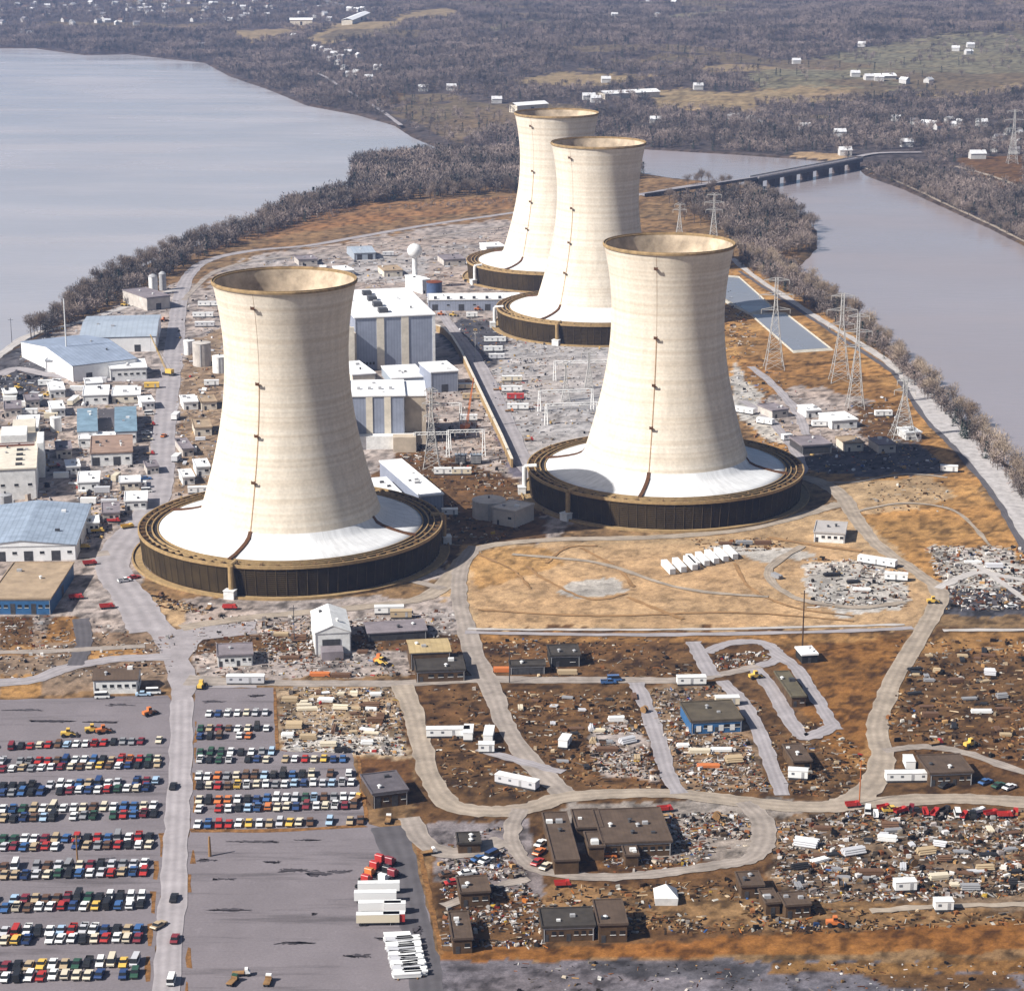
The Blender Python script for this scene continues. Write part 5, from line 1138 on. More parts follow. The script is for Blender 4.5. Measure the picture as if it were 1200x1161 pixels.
def field_stacks(poly, n, where, cols, sizes=(4,6,8)):
    xs = [q[0] for q in poly]; ys = [q[1] for q in poly]; k = 0
    while k < n:
        x, y = R.uniform(min(xs), max(xs)), R.uniform(min(ys), max(ys))
        if not pip(np.array([x]), np.array([y]), poly)[0]: continue
        k += 1; kind = R.choice(('pipe','lumber','lumber','beam')); c = R.choice(cols)
        stack(x, y, R.choice((0,8,-12,90))+R.uniform(-10,10), kind, c, f"{c} {dict(pipe='pipe',lumber='timber',beam='steel')[kind]} bundle lying {where}", R.choice(sizes), R.choice((2,3))).scale = (.62,.62,.62)
DULL = ('tan','brown','cream','grey','silver','black','brown')
field_stacks([(920,970),(1190,965),(1190,1045),(930,1040)], 34, 'among the scrap of the lower right field', DULL)
field_stacks([(1060,765),(1195,760),(1195,870),(1050,850)], 22, 'in the scrub right of the dirt track', ('brown','tan','black','grey'))
field_stacks([(600,820),(745,815),(760,910),(660,905)], 18, 'in the scrub field inside the road', DULL)
field_stacks([(335,812),(462,812),(468,860),(335,860)], 20, 'in the materials yard', ('tan','cream','white','brown'))
field_stacks([(10,445),(165,445),(175,560),(90,585),(70,520)], 20, 'in the left plant yards', ('white','silver','grey','tan'))
field_stacks([(215,400),(250,400),(240,560),(212,560)], 14, 'between plant road and near tower', ('white','silver','tan','brown'))
field_stacks([(280,320),(590,280),(590,320),(420,330)], 18, 'in the north yard', ('white','silver','grey','brown'))
for x, y, a in ((12,470,5),(28,476,5),(46,470,85),(20,508,0),(60,490,5),(128,592,5),(104,590,0),(120,577,5),(136,562,80),(72,560,5),(228,470,5),(232,505,80),(222,530,5),(150,480-12,5),(118,448,0),(90,458,5)):
    container(x, y, a, R.choice(('white','white','cream','silver')), 'pale store box in the left plant yards', 7)
# ------------------------------------------------------------------ poles, pylons, switchyard
def pole(px, py, h, label, mat, cat='pole', arm=1, r=.2):
    o = th('utility_pole', px, py, 0, label, cat)
    part(o, 'shaft', mat, lambda m: m.tube((0,0,-.3),(0,0,h), r, r*.6, n=8))
    if arm:
        part(o, 'crossarm', mat, lambda m: m.box(-1.4, 1.4, -.08, .08, h-1.2, h-1.0))
        part(o, 'insulators', CONC, lambda m: [m.tube((x,0,h-1),(x,0,h-.6), .08, n=6) for x in (-1.2, 0, 1.2)])
pole(940,767,24,'tall dark timber pole on the dry grass by the black shed', M('pole_timber', alb(90,68,50)), r=.32)
pole(79,432,40,'tall white radio mast among the left warehouses', WHITE, 'mast', 0, .45)
pole(14,402,15,'slim pole beside the river road at the left', DARKM); pole(345,752,14,'thin pole before the tarpaulin shed', DARKM); pole(1007,942,14,'orange marker pole beside the junction', M('marker_orange', alb(220,120,50)), 'marker pole', 0)
pole(91,1013,9,'wooden lamp pole among the left car rows', WOOD, r=.3); pole(557,420,16,'pole beside the pale wall', GALV); pole(597,800,12,'pole on the upper lane', DARKM); pole(246,1003,6,'stubby brown post on the empty lot', WOOD, arm=0, r=.5)
def pylon(px, py, h, w, label, arms=3, armw=8, rot=0, tops=1, mat=None, lean=0):
    P = GT(px, py); o = empty('pylon', P, math.radians(rot)); tag(o, label, 'pylon', 'lattice pylons', px); mat = mat or GALV
    def leg(z): return (w/2)*(1-.86*min(1, z/(h*.72))**.8)+.0
    def body(m):
        N = 12; zs = [h*(1-(1-k/N)**1.25) for k in range(N+1)]
        C = ((-1,-1),(1,-1),(1,1),(-1,1))
        for a, b in zip(zs, zs[1:]):
            ra, rb = leg(a), leg(b)
            for k in range(4):
                p, q = C[k], C[(k+1)%4]
                m.tube((p[0]*ra,p[1]*ra,a),(p[0]*rb,p[1]*rb,b), .2, n=4, caps=False)
                m.tube((p[0]*ra,p[1]*ra,a),(q[0]*rb,q[1]*rb,b), .09, n=3, caps=False); m.tube((q[0]*ra,q[1]*ra,a),(p[0]*rb,p[1]*rb,b), .09, n=3, caps=False)
                m.tube((p[0]*rb,p[1]*rb,b),(q[0]*rb,q[1]*rb,b), .11, n=3, caps=False)
    part(o, 'lattice_mast', mat, body)
    for k in range(arms):
        z = h*(.97-.16*k); s = armw*(.8, 1.05, .9)[k % 3]
        def arm(m):
            for sx in (-1, 1):
                for y in (-.6, .6):
                    m.tube((sx*.4,y,z),(sx*s,0,z+.25), .17, n=4); m.tube((sx*.4,y,z+1.8),(sx*s,0,z+.35), .14, n=3)
                for t in (.3, .6): m.tube((sx*s*t,0,z+.1),(sx*s*t,0,z+1.6*(1-t)), .1, n=3)
        a = part(o, 'crossarm', mat, arm)
        part(a, 'insulators', CONC, lambda m: [m.tube((sx*s,0,z+.2),(sx*s,0,z-2.2), .16, n=6) for sx in (-1, 1)])
    return o
pylon(907,432,52,11,'lattice pylon standing beside the nearer settling pond', 3, 9)
pylon(984,447,49,11,'lattice pylon before the east dike, left of a close pair', 3, 8)
pylon(1002,478,50,9,'taller looking lattice pylon, right of the close pair before the dike', 3, 7)
pylon(1058,514,30,13,'splayed lattice pylon with short mast at the dike ramp', 2, 5)
pylon(836,282,36,7,'lattice pylon before the wooded islet behind the right tower', 3, 7); pylon(796,278,26,6,'small lattice pylon left of the one by the islet', 2, 5)
pylon(1186,192,52,10,'lattice pylon across the river at the right edge', 3, 9)
pylon(506,548,38,8,'lattice pylon in the switchyard beside the nearer turbine hall', 3, 4)
pylon(663,470,20,5,'low lattice pylon in the pale yard left of the right tower', 1, 5); pylon(690,455,20,5,'low lattice pylon in the pale yard close to the right tower', 1, 5)
def gantry(px0, py0, px1, py1, h, label):
    a, b = np.array(G(px0, py0)[:2]), np.array(G(px1, py1)[:2]); c = (a+b)/2; L = np.linalg.norm(b-a)
    o = empty('steel_gantry', (*c, 0), math.atan2(b[1]-a[1], b[0]-a[0])); tag(o, label, 'gantry', None, px0)
    for s in (-1, 1): part(o, 'column', WHITE, lambda m: [m.tube((s*L/2+dx, dy, 0), (s*L/2+dx*.4, dy*.4, h), .18, n=4) for dx in (-.8,.8) for dy in (-.8,.8)]+[m.tube((s*L/2-.8,-.8,z),(s*L/2+.8,.8,z+1), .09, n=3) for z in range(0, int(h), 2)])
    part(o, 'beam', WHITE, lambda m: (m.tube((-L/2,0,h),(L/2,0,h), .22, n=4), m.tube((-L/2,0,h-1.2),(L/2,0,h-1.2), .18, n=4), [m.tube((-L/2+k*L/10,0,h-1.2*(k%2)),(-L/2+(k+1)*L/10,0,h-1.2*((k+1)%2)), .1, n=3) for k in range(10)]))
    part(o, 'insulators', CONC, lambda m: [m.tube((-L/2+L*t,0,h-1.3),(-L/2+L*t,0,h-3), .15, n=6) for t in (.2,.5,.8)])
gantry(525,535,567,534,13,'white steel gantry over the transformers'); gantry(486,528,527,527,9,'pale pipe bridge gantry below the nearer turbine hall')
gantry(500,505,540,504,14,'steel gantry behind the crane in the switchyard'); gantry(640,498,700,496,11,'steel gantry in the pale switchyard left of the right tower'); gantry(632,482,694,480,11,'rear steel gantry in the pale switchyard'); gantry(650,446,712,445,11,'hindmost steel gantry of the pale switchyard')
for x, lb in ((540,'left grey transformer under the white gantry'),(558,'right grey transformer under the white gantry')):
    o = th('transformer', x, 543, 0, lb, 'transformer'); part(o, 'tank', DARKM, lambda m: m.box(-2.6,2.6,-1.6,1.6,.3,4.2)); part(o, 'radiator', STEEL, lambda m: [m.box(-2.4+k*.6,-2.1+k*.6,-2.6,-1.62,.6,3.8) for k in range(8)])
    for k in (-1.5,0,1.5): part(o, 'bushing', CONC, lambda m: m.tube((k,0,4.2),(k*1.15,0,6.4), .28,.12, n=8))
    part(o, 'roof_tray', PALEBLUE, lambda m: m.box(-2.9,2.9,-.5,1.8,4.202,4.5))

# ------------------------------------------------------------------ bridge
A = G(884,208,9); B = G(1006,185,9); d = np.array(B)-np.array(A); L = np.linalg.norm(d[:2]); rz = math.atan2(d[1], d[0])
o = empty('road_bridge', (A[0], A[1], 0), rz); tag(o, 'low girder road bridge on stone piers from the island to the far bank', 'bridge')
part(o, 'deck', M('bridge_deck', alb(150,145,152)), lambda m: m.box(0, L, -5, 5, 8.3, 9))
part(o, 'girder', DARKM, lambda m: [m.box(0, L, s-.4, s+.4, 5.4, 8.298) for s in (-4.6,-1.5,1.5,4.6)])
for s in (-1, 1): part(o, 'parapet', CONC, lambda m: m.box(0, L, s*4.85-.15, s*4.85+.15, 9.002, 10.1))
for k in range(7):
    x = L*(k+.12)/6.4; part(o, 'pier', M('pier_stone', alb(96,84,80), .9, .3, .3), lambda m: m.box(x-4.2, x+4.2, -4.4, 4.4, -6, 5.39))
a2 = G(752,228,2); L2 = math.dist(a2[:2], A[:2])
o = empty('approach_viaduct', (a2[0], a2[1], 0), math.atan2(A[1]-a2[1], A[0]-a2[0])); tag(o, 'low approach viaduct carrying the plant road to the girder bridge', 'bridge')
part(o, 'deck', M('bridge_deck2', alb(170,166,172)), lambda m: m.add([(0,-4.5,1.2),(L2,-4.5,8.3),(L2,4.5,8.3),(0,4.5,1.2),(0,-4.5,2.4),(L2,-4.5,9),(L2,4.5,9),(0,4.5,2.4)], [(0,1,5,4),(1,2,6,5),(2,3,7,6),(3,0,4,7),(4,5,6,7),(3,2,1,0)]))
part(o, 'parapet', DARKM, lambda m: m.add([(0,-4.7,.6),(L2,-4.7,7.4),(L2,-4.52,7.4),(0,-4.52,.6),(0,-4.7,3.3),(L2,-4.7,9.9),(L2,-4.52,9.9),(0,-4.52,3.3)], [(0,1,5,4),(1,2,6,5),(2,3,7,6),(3,0,4,7),(4,5,6,7)]))
for k in range(9): part(o, 'pier', CONC, lambda m: m.box(L2*(k+.5)/9-1.2, L2*(k+.5)/9+1.2, -3.5, 3.5, -5, 1.0+7*(k+.3)/9))
# ------------------------------------------------------------------ loose litter of the construction yards (nobody could count it)
LIT = attr_mat('litter', 'Col', .8, .15, (.8,))
PALW = [lin(c) for c in ((235,230,225),(225,215,205),(240,238,236),(205,190,170),(190,180,176),(150,140,135),(60,56,54),(36,34,34),(28,28,30),(150,95,60),(120,70,40),(190,150,100),(110,90,70),(90,80,70))]
PALT = [lin(c) for c in ((225,200,165),(190,150,100),(150,110,70),(120,85,50),(80,60,42),(40,34,30),(30,28,26),(150,100,60),(220,215,205),(100,80,60),(170,160,150),(60,46,34))]
PALG = [lin(c) for c in ((235,235,238),(200,200,205),(160,160,166),(110,110,116),(50,50,56),(30,30,34),(190,175,160),(150,110,80),(215,180,120))]
PALC = [(.5,.04,.03),(.6,.2,.04),(.06,.15,.4),(.7,.45,.06)]
def litter(poly, n, pal, label, size=1., name='scrap', clump=.5, colour=.02, tall=1., cat='scrap'):
    n = int(n*(0.72 if pal is PALG else 1.0 if pal is PALT else 1.5)); colour *= .45; size *= .8
    xs = [q[0] for q in poly]; ys = [q[1] for q in poly]; V = []; Fc = []; Cc = []; got = 0; tries = 0
    while got < n and tries < n*12:
        m = 4000; px = NR.uniform(min(xs), max(xs), m); py = NR.uniform(min(ys), max(ys), m); tries += m
        ok = pip(px, py, poly); dx = (px-600)/F_PX; b = (580.5-py)/F_PX; t = -CAM_H/(-SP+b*CP); X = dx*t; Y = (CP+b*SP)*t
        nz = fbm(X/13, Y/13, 41, 3)*.6+.4*vnoise(X/30, Y/5, 8)
        ok &= nz > clump-.07+NR.uniform(-.16,.16,m)
        X, Y = X[ok], Y[ok]; fr = np.ones(len(X), bool)
        for rd in ROADS:
            if len(X) and rd[:,0].min()-9 < X.max() and rd[:,0].max()+9 > X.min() and rd[:,1].min()-9 < Y.max() and rd[:,1].max()+9 > Y.min():
                dd = np.hypot(X[:,None]-rd[None,:,0], Y[:,None]-rd[None,:,1])-rd[None,:,2]; fr &= dd.min(1) > .4
        for x, y in zip(X[fr], Y[fr]):
            if got >= n: break
            got += 1; k = R.random(); c = R.choice(PALC) if R.random() < colour else pal[R.randrange(len(pal))]
            if k < .34: l, w, h = R.uniform(1.6,5), R.uniform(.2,.7), R.uniform(.12,.45)
            elif k < .52: l, w, h = R.uniform(1.2,3.4), R.uniform(.8,1.9), R.uniform(.08,.35)
            elif k < .95: l, w, h = R.uniform(.4,1.3), R.uniform(.4,1.1), R.uniform(.25,.9)
            else: l, w, h = R.uniform(1.5,3), R.uniform(1.1,1.9), R.uniform(.9,1.8)
            l *= size; w *= size; h *= size*tall; a = R.choice((0,0,math.pi/2,.3))+R.uniform(-.5,.5) if R.random() < .6 else R.uniform(0,3.14)
            ca, sa = math.cos(a), math.sin(a); o = len(V); t2 = R.uniform(-.15,.15)*h
            for zz in (0, 1):
                for u, v in ((-1,-1),(1,-1),(1,1),(-1,1)):
                    q = .92 if zz else 1; V.append((x+(u*l*ca-v*w*sa)*.5*q+R.uniform(-.12,.12)*w, y+(u*l*sa+v*w*ca)*.5*q+R.uniform(-.12,.12)*w, (h+u*t2)*zz*R.uniform(.8,1.15)+.02))
            Fc += [(o,o+1,o+5,o+4),(o+1,o+2,o+6,o+5),(o+2,o+3,o+7,o+6),(o+3,o,o+4,o+7),(o+4,o+5,o+6,o+7)]
            g = R.uniform(.25,.85); Cc += [(*(min(.85, v*g*.95) for v in c),1)]*5
    me = bpy.data.meshes.new(name); me.from_pydata(V, [], Fc); me.materials.append(LIT)
    me.color_attributes.new('Col', 'FLOAT_COLOR', 'CORNER').data.foreach_set('color', np.repeat(np.array(Cc, np.float32), 4, axis=0).ravel())
    me.update(); o = bpy.data.objects.new(name, me); COL.objects.link(o); tag(o, label, cat); o['kind'] = 'stuff'
litter([(905,965),(985,950),(1320,950),(1320,1048),(1180,1050),(960,1058),(908,1035)], 2600, PALW, 'dense field of pale scrap and lumber in the lower right', .85, clump=.42)
litter([(640,1055),(940,1062),(1200,1070),(1200,1084),(900,1095),(640,1098)], 560, PALT, 'thin litter on the tan strip under the scrap field', .8)
litter([(1048,750),(1320,750),(1320,900),(1060,880),(1035,850)], 1700, PALT, 'brushy scrap field right of the dirt track', .9, clump=.42)
litter([(560,812),(750,806),(785,925),(690,925),(640,900),(605,870)], 720, PALT, 'litter over the scrub field inside the dirt road', .8)
litter([(690,845),(752,840),(772,915),(700,905)], 300, PALW, 'pale junk on the grey yard by the track', .8, colour=.05)
litter([(762,808),(845,804),(905,928),(795,928)], 1000, PALW, 'building materials round the olive roofed building', .75, colour=.06, clump=.4)
litter([(328,806),(468,806),(476,886),(430,884),(330,880)], 900, PALW, 'goods laid out in the materials yard by the car park', .7, colour=.06, clump=.42)
litter([(500,808),(560,806),(590,860),(625,915),(620,935),(520,930)], 330, PALT, 'litter on the rough grass inside the road loop', .75, clump=.5)
litter([(515,985),(605,965),(620,1040),(640,1060),(640,1110),(520,1108)], 800, PALW, 'scrap and parked plant round the small huts', .7, colour=.12, clump=.44)
litter([(700,1000),(880,950),(890,1000),(850,1012),(720,1026)], 450, PALW, 'litter in the yard of the office complex', .7, colour=.1)
litter([(760,955),(860,950),(880,985),(800,1000)], 280, PALW, 'goods beside the right end of the office complex', .8, colour=.12)
litter([(640,1040),(860,1030),(960,1062),(960,1090),(650,1100)], 620, PALT, 'scrap on the slope behind the foreground huts', .75, colour=.06)
litter([(222,722),(545,716),(548,792),(228,794)], 950, PALW, 'construction goods round the tarpaulin shed', .7, colour=.05, clump=.47)
litter([(310,735),(370,720),(368,780),(300,775)], 350, PALW, 'heaped goods left of the tarpaulin shed', .7, clump=.35)
litter([(565,748),(815,748),(830,792),(570,794)], 420, PALT, 'litter between the two long lanes', .75, clump=.5)
litter([(835,768),(900,762),(900,782),(840,786)], 110, PALW, 'litter inside the small lane loop', .8, clump=.35)
litter([(850,800),(900,830),(985,850),(1020,900),(990,935),(925,930),(880,840)], 420, PALT, 'litter among the grey lanes at the right', .75)
litter([(0,440),(170,440),(190,500),(170,590),(90,595),(60,500),(0,480)], 1300, PALG, 'plant stores crowding the left yards', .9, colour=.07, clump=.42)
litter([(0,440),(60,440),(70,500),(62,590),(0,590)], 420, PALG, 'pipes and frames on the left edge plant', 1.1, tall=2, clump=.35)
litter([(85,560),(185,555),(160,610),(100,640)], 480, PALG, 'jumble in the scrap yard left of the plant road', .9, colour=.14, clump=.4)
litter([(205,350),(262,345),(262,575),(205,600)], 800, PALG, 'stores between the plant road and the near cooling tower', .85, colour=.06, clump=.45)
litter([(60,390),(95,375),(85,440),(20,440),(20,410)], 260, PALG, 'dark stores by the river road', .9, clump=.4)
litter([(130,338),(215,325),(208,365),(110,372)], 200, PALG, 'stores round the batching silos', .9)
litter([(260,315),(480,278),(600,265),(620,340),(500,345),(410,335),(255,345)], 900, PALG, 'stores over the north yard', 1.1, clump=.5)
litter([(560,268),(600,262),(600,330),(545,335)], 200, PALG, 'stores beside the hindmost cooling tower', 1.1, colour=.08)
litter([(515,368),(560,362),(640,405),(640,480),(575,480),(555,420)], 700, PALG, 'stores among the plant yard trailers', .9, colour=.16, clump=.44)
litter([(470,450),(560,445),(595,545),(590,570),(470,560)], 620, PALW, 'switchyard gear by the nearer turbine hall', .8, tall=1.5, clump=.42)
litter([(600,405),(715,400),(712,520),(640,535),(600,500)], 700, PALG, 'small gear on the pale switchyard', .75, tall=1.3, clump=.5)
litter([(425,560),(600,560),(640,600),(560,650),(520,640),(510,590)], 560, PALT, 'litter between the two near cooling towers', .85, colour=.05)
litter([(845,420),(885,400),(950,480),(1040,465),(1110,550),(940,555),(880,510)], 1100, PALG, 'stores in the yard behind the right tower', .85, colour=.05, clump=.45)
litter([(845,330),(862,345),(890,400),(850,410)], 160, PALW, 'rubble beside the ponds', .9)
litter([(1085,640),(1200,640),(1200,715),(1110,715)], 620, PALW, 'rubble in the yard below the dike', .9, clump=.42)
litter([(940,655),(1065,655),(1065,712),(950,712)], 330, PALW, 'tarps and steel round the slanting trailers', .9, clump=.42)
litter([(810,632),(925,630),(920,644),(830,648)], 170, PALT, 'heaped steel on the sand', .8, clump=.3)
litter([(1000,560),(1110,560),(1110,600),(1030,600)], 120, PALT, 'litter on the sandy slope', .8)
litter([(0,722),(95,722),(210,745),(200,790),(0,795)], 380, PALW, 'litter on the waste ground left of the junction', .7)
litter([(165,695),(245,712),(240,722),(165,706)], 120, PALT, 'pipes laid round the ring of the near tower', .9, clump=.25)
litter([(600,1128),(1200,1128),(1200,1161),(600,1161)], 160, PALW, 'stray bits on the foreground tarmac', .5)

# ------------------------------------------------------------------ trees
TW = [twig_mat('bare_twigs', (.115,.088,.07), (.26,.208,.172)), twig_mat('bare_twigs_tan', (.17,.125,.09), (.36,.285,.215)), twig_mat('far_twigs', (.045,.042,.04), (.27,.215,.19))]
BARK = M('bark', (.12,.095,.08), .95, .3, 1.5); EVER = M('evergreen', (.03,.045,.035), .9, .3, .3)
def tree_meshes(seed, H, Rc, ntw, wid, fine=True):
    rr = random.Random(seed); t = MB(); c = MB()
    nl = 9 if fine else 4
    top = (rr.uniform(-.5,.5), rr.uniform(-.5,.5), H*.55)
    t.tube((0,0,-.5), (top[0]*.4,top[1]*.4,H*.28), H*.022, H*.016, n=6 if fine else 4, caps=False); t.tube((top[0]*.4,top[1]*.4,H*.28), top, H*.016, H*.010, n=5 if fine else 3, caps=False)
    ends = []
    for k in range(nl):
        a = 2*math.pi*(k+rr.uniform(-.3,.3))/nl; z0 = H*rr.uniform(.25,.55); r1 = Rc*rr.uniform(.45,.8); z1 = H*rr.uniform(.55,.85)
        p0 = np.array((top[0]*z0/H, top[1]*z0/H, z0)); p1 = np.array((r1*math.cos(a)*.5, r1*math.sin(a)*.5, (z0+z1)/2)); p2 = np.array((r1*math.cos(a), r1*math.sin(a), z1))
        t.tube(p0, p1, H*.009, H*.006, n=4 if fine else 3, caps=False); t.tube(p1, p2, H*.006, H*.003, n=3, caps=False); ends += [(p0,p1),(p1,p2)]
    lob = [(rr.uniform(-.45,.45)*Rc, rr.uniform(-.45,.45)*Rc, H*rr.uniform(.36,.78), Rc*rr.uniform(.4,.7)) for _ in range(9)]
    for k in range(ntw):
        x, y, z, r = rr.choice(lob); u = rr.uniform(-1,1); th_ = rr.uniform(0,6.28); rad = r*rr.random()**.4; s = math.sqrt(1-u*u)
        p = np.array((x+rad*s*math.cos(th_), y+rad*s*math.sin(th_), z+rad*u*.9))
        d = p-np.array((0,0,H*.38)); d = d/np.linalg.norm(d)+np.array([rr.uniform(-.6,.6) for _ in range(3)]); d /= np.linalg.norm(d)
        l = rr.uniform(.7,1.5)*(1.3 if fine else 2.2)*H/15; n = np.cross(d, (rr.uniform(-1,1),rr.uniform(-1,1),rr.uniform(-1,1))); n /= np.linalg.norm(n)+1e-6; n *= wid*rr.uniform(.6,1.4)
        c.add([p-d*l*.5-n, p-d*l*.5+n, p+d*l*.5+n*.2, p+d*l*.5-n*.2], [(0,1,2,3)])
    return t, c
VAR = []
for k in range(5):
    t, c = tree_meshes(100+k, 14, 5.6, 620, .085); VAR.append((t, c))
TREEMESH = {}
def tree(P, s, v, mi, label, group, px):
    o = empty('bare_tree', P, R.uniform(0,6.28)); o.scale = (s*R.uniform(.85,1.15), s*R.uniform(.85,1.15), s)
    if (v, mi) not in TREEMESH:
        a = VAR[v][0].build('trunk', BARK, o); b = VAR[v][1].build('crown', TW[mi], o); TREEMESH[v, mi] = (a.data, b.data)
    else:
        for nm, me in zip(('trunk','crown'), TREEMESH[v, mi]):
            q = bpy.data.objects.new(nm, me); q.parent = o; COL.objects.link(q)
    tag(o, label, 'tree', group, px, True)
def ground_z(x, y): return float(height(np.array([x]), np.array([y]))[0])
def tree_line(pts, n, spread, smin, smax, mi, label, group):
    P = smooth([(*G(*q)[:2], 0) for q in pts], 10); seg = [math.dist(a[:2], b[:2]) for a, b in zip(P, P[1:])]; T = sum(seg); k = 0
    for i in range(n):
        s = T*(i+R.random())/n; j = 0
        while j < len(seg)-1 and s > seg[j]: s -= seg[j]; j += 1
        p = P[j]+(P[j+1]-P[j])*min(1, s/max(seg[j], 1e-6)); x, y = p[0]+R.gauss(0, spread), p[1]+R.gauss(0, spread); z = ground_z(x, y)
        if z < -1.2: x, y = p[:2]; z = max(-1.2, ground_z(x, y))
        tree((x, y, z), R.uniform(smin, smax), R.randrange(5), mi, label, group, topix(x, y)[0]); k += 1
tree_line([(36,396),(60,378),(95,352),(130,330),(175,308),(215,294),(250,282),(300,266),(345,250)], 105, 9, .7, 1.25, 0, 'bare grey tree in the belt along the left river shore', 'trees along the left river shore')
tree_line([(345,250),(400,240),(450,236),(520,230),(590,226),(630,222)], 60, 10, .8, 1.25, 0, 'bare tree on the front edge of the island wood', 'trees edging the island wood')
tree_line([(866,296),(900,318),(940,336),(985,362),(1030,394),(1075,436),(1120,478),(1165,528),(1205,572),(1260,650)], 105, 5, .6, 1.15, 1, 'bare tan tree between the dike road and the right river', 'trees along the right river shore')
tree_line([(790,212),(830,220),(880,228),(920,246),(945,268),(940,290),(905,300),(870,285),(830,262),(800,240)], 75, 12, .75, 1.15, 0, 'bare tree on the wooded islet below the bridge', 'trees on the islet')
tree_line([(1035,208),(1080,228),(1130,250),(1180,273),(1230,298)], 30, 5, .6, .95, 0, 'bare tree on the far bank of the right river', 'trees on the far right bank')

# woods: points that carry one bare tree each
LOWC = bpy.data.collections.new('wood_trees')
def wood_variant(seed, H, Rc, n, w, mat, ever=False):
    if ever:
        c = MB(); rr = random.Random(seed)
        for k in range(70):
            z = rr.random(); a = rr.uniform(0, 6.28); r = Rc*(1-z)*rr.uniform(.6,1.1); p = np.array((r*math.cos(a), r*math.sin(a), H*(.08+.9*z))); d = np.array((math.cos(a), math.sin(a), -.3)); q = np.cross(d, (0,0,1))*.8
            c.add([p-d*1.0-q, p-d*1.0+q, p+d*1.1], [(0,1,2)])
        t = MB(); t.tube((0,0,-.5),(0,0,H*.9), .25, .05, n=4, caps=False)
    else: t, c = tree_meshes(seed, H, Rc, n, w, False)
    nv = len(t.v); c.mi = 1 if False else 0
    mb = MB(); mb.v = t.v+c.v; mb.f = t.f+[tuple(i+nv for i in f) for f in c.f]; mb.m = [0]*len(t.f)+[1]*len(c.f)
    me = bpy.data.meshes.new('wood_tree'); me.from_pydata(mb.v, [], mb.f); me.materials.append(BARK); me.materials.append(mat); me.polygons.foreach_set('material_index', mb.m); me.update()
    LOWC.objects.link(bpy.data.objects.new('wood_tree', me))
for k in range(5): wood_variant(300+k, 14, 6.2, 90, .30, TW[2])
wood_variant(320, 12, 3, 0, 0, EVER, True)
def wood(X, Y, S, label):
    sd = river_sd(X, Y); ok = sd > 4; X, Y, S, sd = X[ok], Y[ok], S[ok], sd[ok]; Z = height(X, Y, sd)
    me = bpy.data.meshes.new('woods'); me.vertices.add(len(X)); me.vertices.foreach_set('co', np.stack([X, Y, Z], 1).astype(np.float32).ravel())
    me.attributes.new('size', 'FLOAT', 'POINT').data.foreach_set('value', S.astype(np.float32)); me.update()
    o = bpy.data.objects.new('woods', me); COL.objects.link(o); tag(o, label, 'wood'); o['kind'] = 'stuff'
    ng = bpy.data.node_groups.new('plant_trees', 'GeometryNodeTree'); ng.interface.new_socket('Geometry', in_out='INPUT', socket_type='NodeSocketGeometry'); ng.interface.new_socket('Geometry', in_out='OUTPUT', socket_type='NodeSocketGeometry')
    N, L = ng.nodes, ng.links; gi = N.new('NodeGroupInput'); go = N.new('NodeGroupOutput'); ip = N.new('GeometryNodeInstanceOnPoints'); ci = N.new('GeometryNodeCollectionInfo')
    ci.inputs['Collection'].default_value = LOWC; ci.inputs['Separate Children'].default_value = True; ip.inputs['Pick Instance'].default_value = True
    mp = N.new('GeometryNodeMeshToPoints'); L.new(gi.outputs[0], mp.inputs[0]); L.new(mp.outputs[0], ip.inputs['Points']); L.new(ci.outputs[0], ip.inputs['Instance'])
    rv = N.new('FunctionNodeRandomValue'); rv.data_type = 'FLOAT_VECTOR'; rv.inputs[0].default_value = (0,0,0); rv.inputs[1].default_value = (0,0,6.28); L.new(rv.outputs[0], ip.inputs['Rotation'])
    na = N.new('GeometryNodeInputNamedAttribute'); na.data_type = 'FLOAT'; na.inputs[0].default_value = 'size'; L.new(na.outputs[0], ip.inputs['Scale'])
    ri = N.new('FunctionNodeRandomValue'); ri.data_type = 'INT'; ri.inputs[4].default_value = 0; ri.inputs[5].default_value = 99
    mo = N.new('FunctionNodeCompare') if False else None
    L.new(ri.outputs[2], ip.inputs['Instance Index'])
    L.new(ip.outputs[0], go.inputs[0]); md = o.modifiers.new('plant', 'NODES'); md.node_group = ng
def sample_poly(poly, n, jit=0):
    P = np.array([G(*q)[:2] for q in poly]); X = NR.uniform(P[:,0].min(), P[:,0].max(), n*6); Y = NR.uniform(P[:,1].min(), P[:,1].max(), n*6); ok = pip(X, Y, P); return X[ok][:n], Y[ok][:n]
X, Y = sample_poly([(412,196),(500,184),(600,182),(700,190),(760,206),(700,224),(600,226),(500,232),(400,242),(345,252),(300,268),(330,246),(405,228)], 1900)
wood(X, Y, NR.uniform(.8,1.2,len(X)), 'mauve brown wood of bare trees filling the island tip behind the towers')
X, Y = sample_poly([(790,236),(845,234),(885,228),(925,242),(950,268),(945,290),(910,306),(870,296),(850,276),(830,262),(790,240)], 520)
wood(X, Y, NR.uniform(.6,1.05,len(X)), 'mauve thicket covering the islet below the bridge')
X, Y = sample_poly([(34,399),(95,354),(150,317),(215,295),(300,262),(372,236),(410,232),(410,246),(340,266),(262,292),(200,322),(120,364),(60,394)], 620)
wood(X, Y, NR.uniform(.45,1.0,len(X)), 'dense grey band of bare wood along the left river shore')
X, Y = sample_poly([(868,296),(935,314),(985,358),(1040,400),(1090,450),(1140,500),(1185,547),(1222,587),(1300,700),(1280,700),(1200,590),(1150,536),(1095,478),(1045,428),(985,386),(920,344),(868,312)], 620)
wood(X, Y, NR.uniform(.3,.8,len(X)), 'dense tan brushwood between the dike and the right river')
